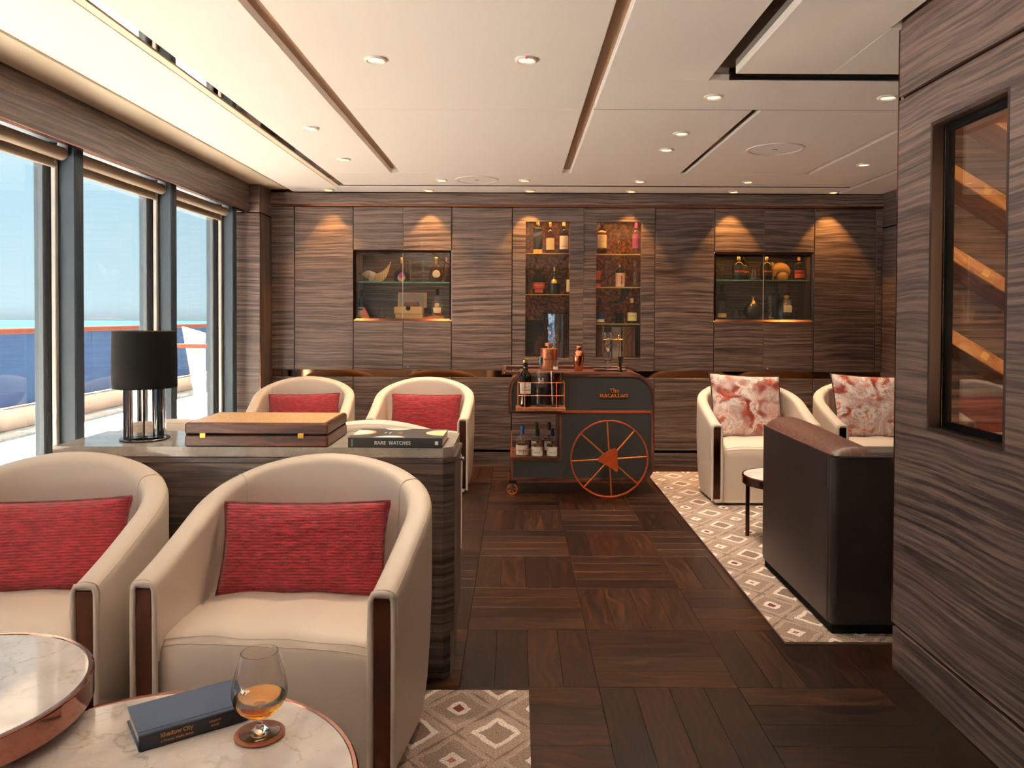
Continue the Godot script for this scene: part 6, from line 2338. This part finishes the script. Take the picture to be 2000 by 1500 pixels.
func gold_box(at: Vector3) -> void:
	var t := thing("presentation_box", "gold presentation box with open lid holding a decanter in the left cabinet", "box", at)
	bx("drawer", Vector3(-0.108, 0, -0.06), Vector3(0.112, 0.034, 0.07), M.card_gold, t, 0.001)
	bx("box_front", Vector3(-0.116, 0.037, -0.06), Vector3(0.108, 0.092, 0.075), M.card_gold, t, 0.001)
	var lid := MB.new()
	lid.box(Vector3(0, 0.062, 0), Vector3(0.236, 0.124, 0.010), 0.001)
	var lo := obj("lid", lid, M.card_gold, t)
	lo.position = Vector3(0.012, 0.088, -0.045)
	lo.rotation.x = deg_to_rad(-8)
	var li := MB.new()
	li.box(Vector3(0, 0.062, 0.0055), Vector3(0.206, 0.104, 0.002), 0.0005)
	var lj := obj("lid_lining", li, M.card_inner, t)
	lj.position = lo.position
	lj.rotation.x = lo.rotation.x
	var md := MB.new()
	md.xf = Transform3D(Basis(Vector3.RIGHT, PI / 2), Vector3(-0.005, 0.082, 0.076))
	md.lathe([Vector2(0, 0.003), Vector2(0.018, 0.002), Vector2(0.02, -0.002)], 24)
	obj("medal", md, M.gunmetal, t)
	bottle("low broad decanter of cognac resting on the gold presentation box", "left cabinet bottles", at + Vector3(0.016, 0.0925, 0.02), [Vector2(0, 0), Vector2(0.05, 0), Vector2(0.064, 0.008), Vector2(0.066, 0.02), Vector2(0.05, 0.045), Vector2(0.028, 0.068), Vector2(0.014, 0.085), Vector2(0.013, 0.095), Vector2(0, 0.095)], M.clear, {"called": "decanter", "sz": 0.5, "liquid": [M.amber, 0.004, 0.04], "cap": [[Vector2(0, 0.093), Vector2(0.012, 0.095), Vector2(0.022, 0.105), Vector2(0.022, 0.117), Vector2(0.012, 0.127), Vector2(0, 0.128)], M.clear]})


func sweep(path: Array, radii: Array, seg := 16) -> MB:
	var rows := []
	for i in path.size():
		var a: Vector3 = path[maxi(i - 1, 0)]
		var b: Vector3 = path[mini(i + 1, path.size() - 1)]
		var t := (b - a).normalized()
		var s := t.cross(Vector3.BACK).normalized()
		var w := s.cross(t).normalized()
		var row := PackedVector3Array()
		for k in seg + 1:
			var g := TAU * k / seg
			row.append(path[i] + (s * cos(g) + w * sin(g)) * radii[i])
		rows.append(row)
	var mb := MB.new()
	mb.grid(rows, true, false, true)
	return mb


func horn_sculpture(at: Vector3) -> void:
	var t := thing("horn_sculpture", "black polished horn sculpture on a stone block in the right niche", "sculpture", at)
	bx("stone_block", Vector3(-0.031, 0, -0.03), Vector3(0.031, 0.088, 0.03), M.black_gloss, t, 0.002)
	var pin := MB.new()
	pin.tube([Vector3(0.002, 0.088, 0), Vector3(0.002, 0.165, 0)], 0.002, 6)
	obj("pin", pin, M.gunmetal, t)
	var path := []
	var rad := []
	for i in 25:
		var s := i / 24.0
		path.append(Vector3(lerpf(-0.135, 0.055, s) + 0.02 * sin(s * PI), 0.150 + 0.025 * sin(s * 2.6) + 0.10 * pow(maxf(0.0, s - 0.55) / 0.45, 1.6), 0.0))
		rad.append(0.002 + 0.024 * pow(s, 1.3))
	obj("horn", sweep(path, rad), M.black_gloss, t)
	var bell := MB.new()
	bell.xf = Transform3D(Basis(Vector3.BACK, -0.35), Vector3(0.050, 0.262, 0))
	bell.lathe([Vector2(0, -0.052), Vector2(0.02, -0.046), Vector2(0.03, -0.02), Vector2(0.032, 0.01), Vector2(0.024, 0.035), Vector2(0.006, 0.05), Vector2(0, 0.051)], 24, 60)
	obj("bell", bell, M.black_gloss, t)


func ochre_vase(at: Vector3) -> void:
	var t := thing("clay_sculpture", "ochre clay arch shaped sculpture in the right cabinet", "sculpture", at)
	var path := []
	var rad := []
	for i in 29:
		var s := i / 28.0
		var a := lerpf(PI * 1.12, -0.25, s)
		path.append(Vector3(0.012 + cos(a) * 0.055, 0.052 + sin(a) * 0.052, 0.0))
		rad.append(0.018 + 0.024 * sin(s * PI))
	obj("arch", sweep(path, rad, 20), M.ochre_clay, t)
	var core := MB.new()
	core.xf = Transform3D(Basis(), Vector3(0.025, 0.0, 0.015))
	core.lathe([Vector2(0, 0), Vector2(0.035, 0), Vector2(0.045, 0.02), Vector2(0.04, 0.05), Vector2(0.02, 0.066), Vector2(0, 0.068)], 24, 60)
	obj("core", core, M.ochre_clay, t)
	var cup := MB.new()
	cup.xf = Transform3D(Basis(), Vector3(-0.062, 0.0, -0.01))
	cup.lathe([Vector2(0, 0), Vector2(0.02, 0), Vector2(0.026, 0.06), Vector2(0.024, 0.14), Vector2(0.02, 0.148), Vector2(0, 0.148)], 20, 40)
	obj("cup", cup, M.ochre_clay, t)
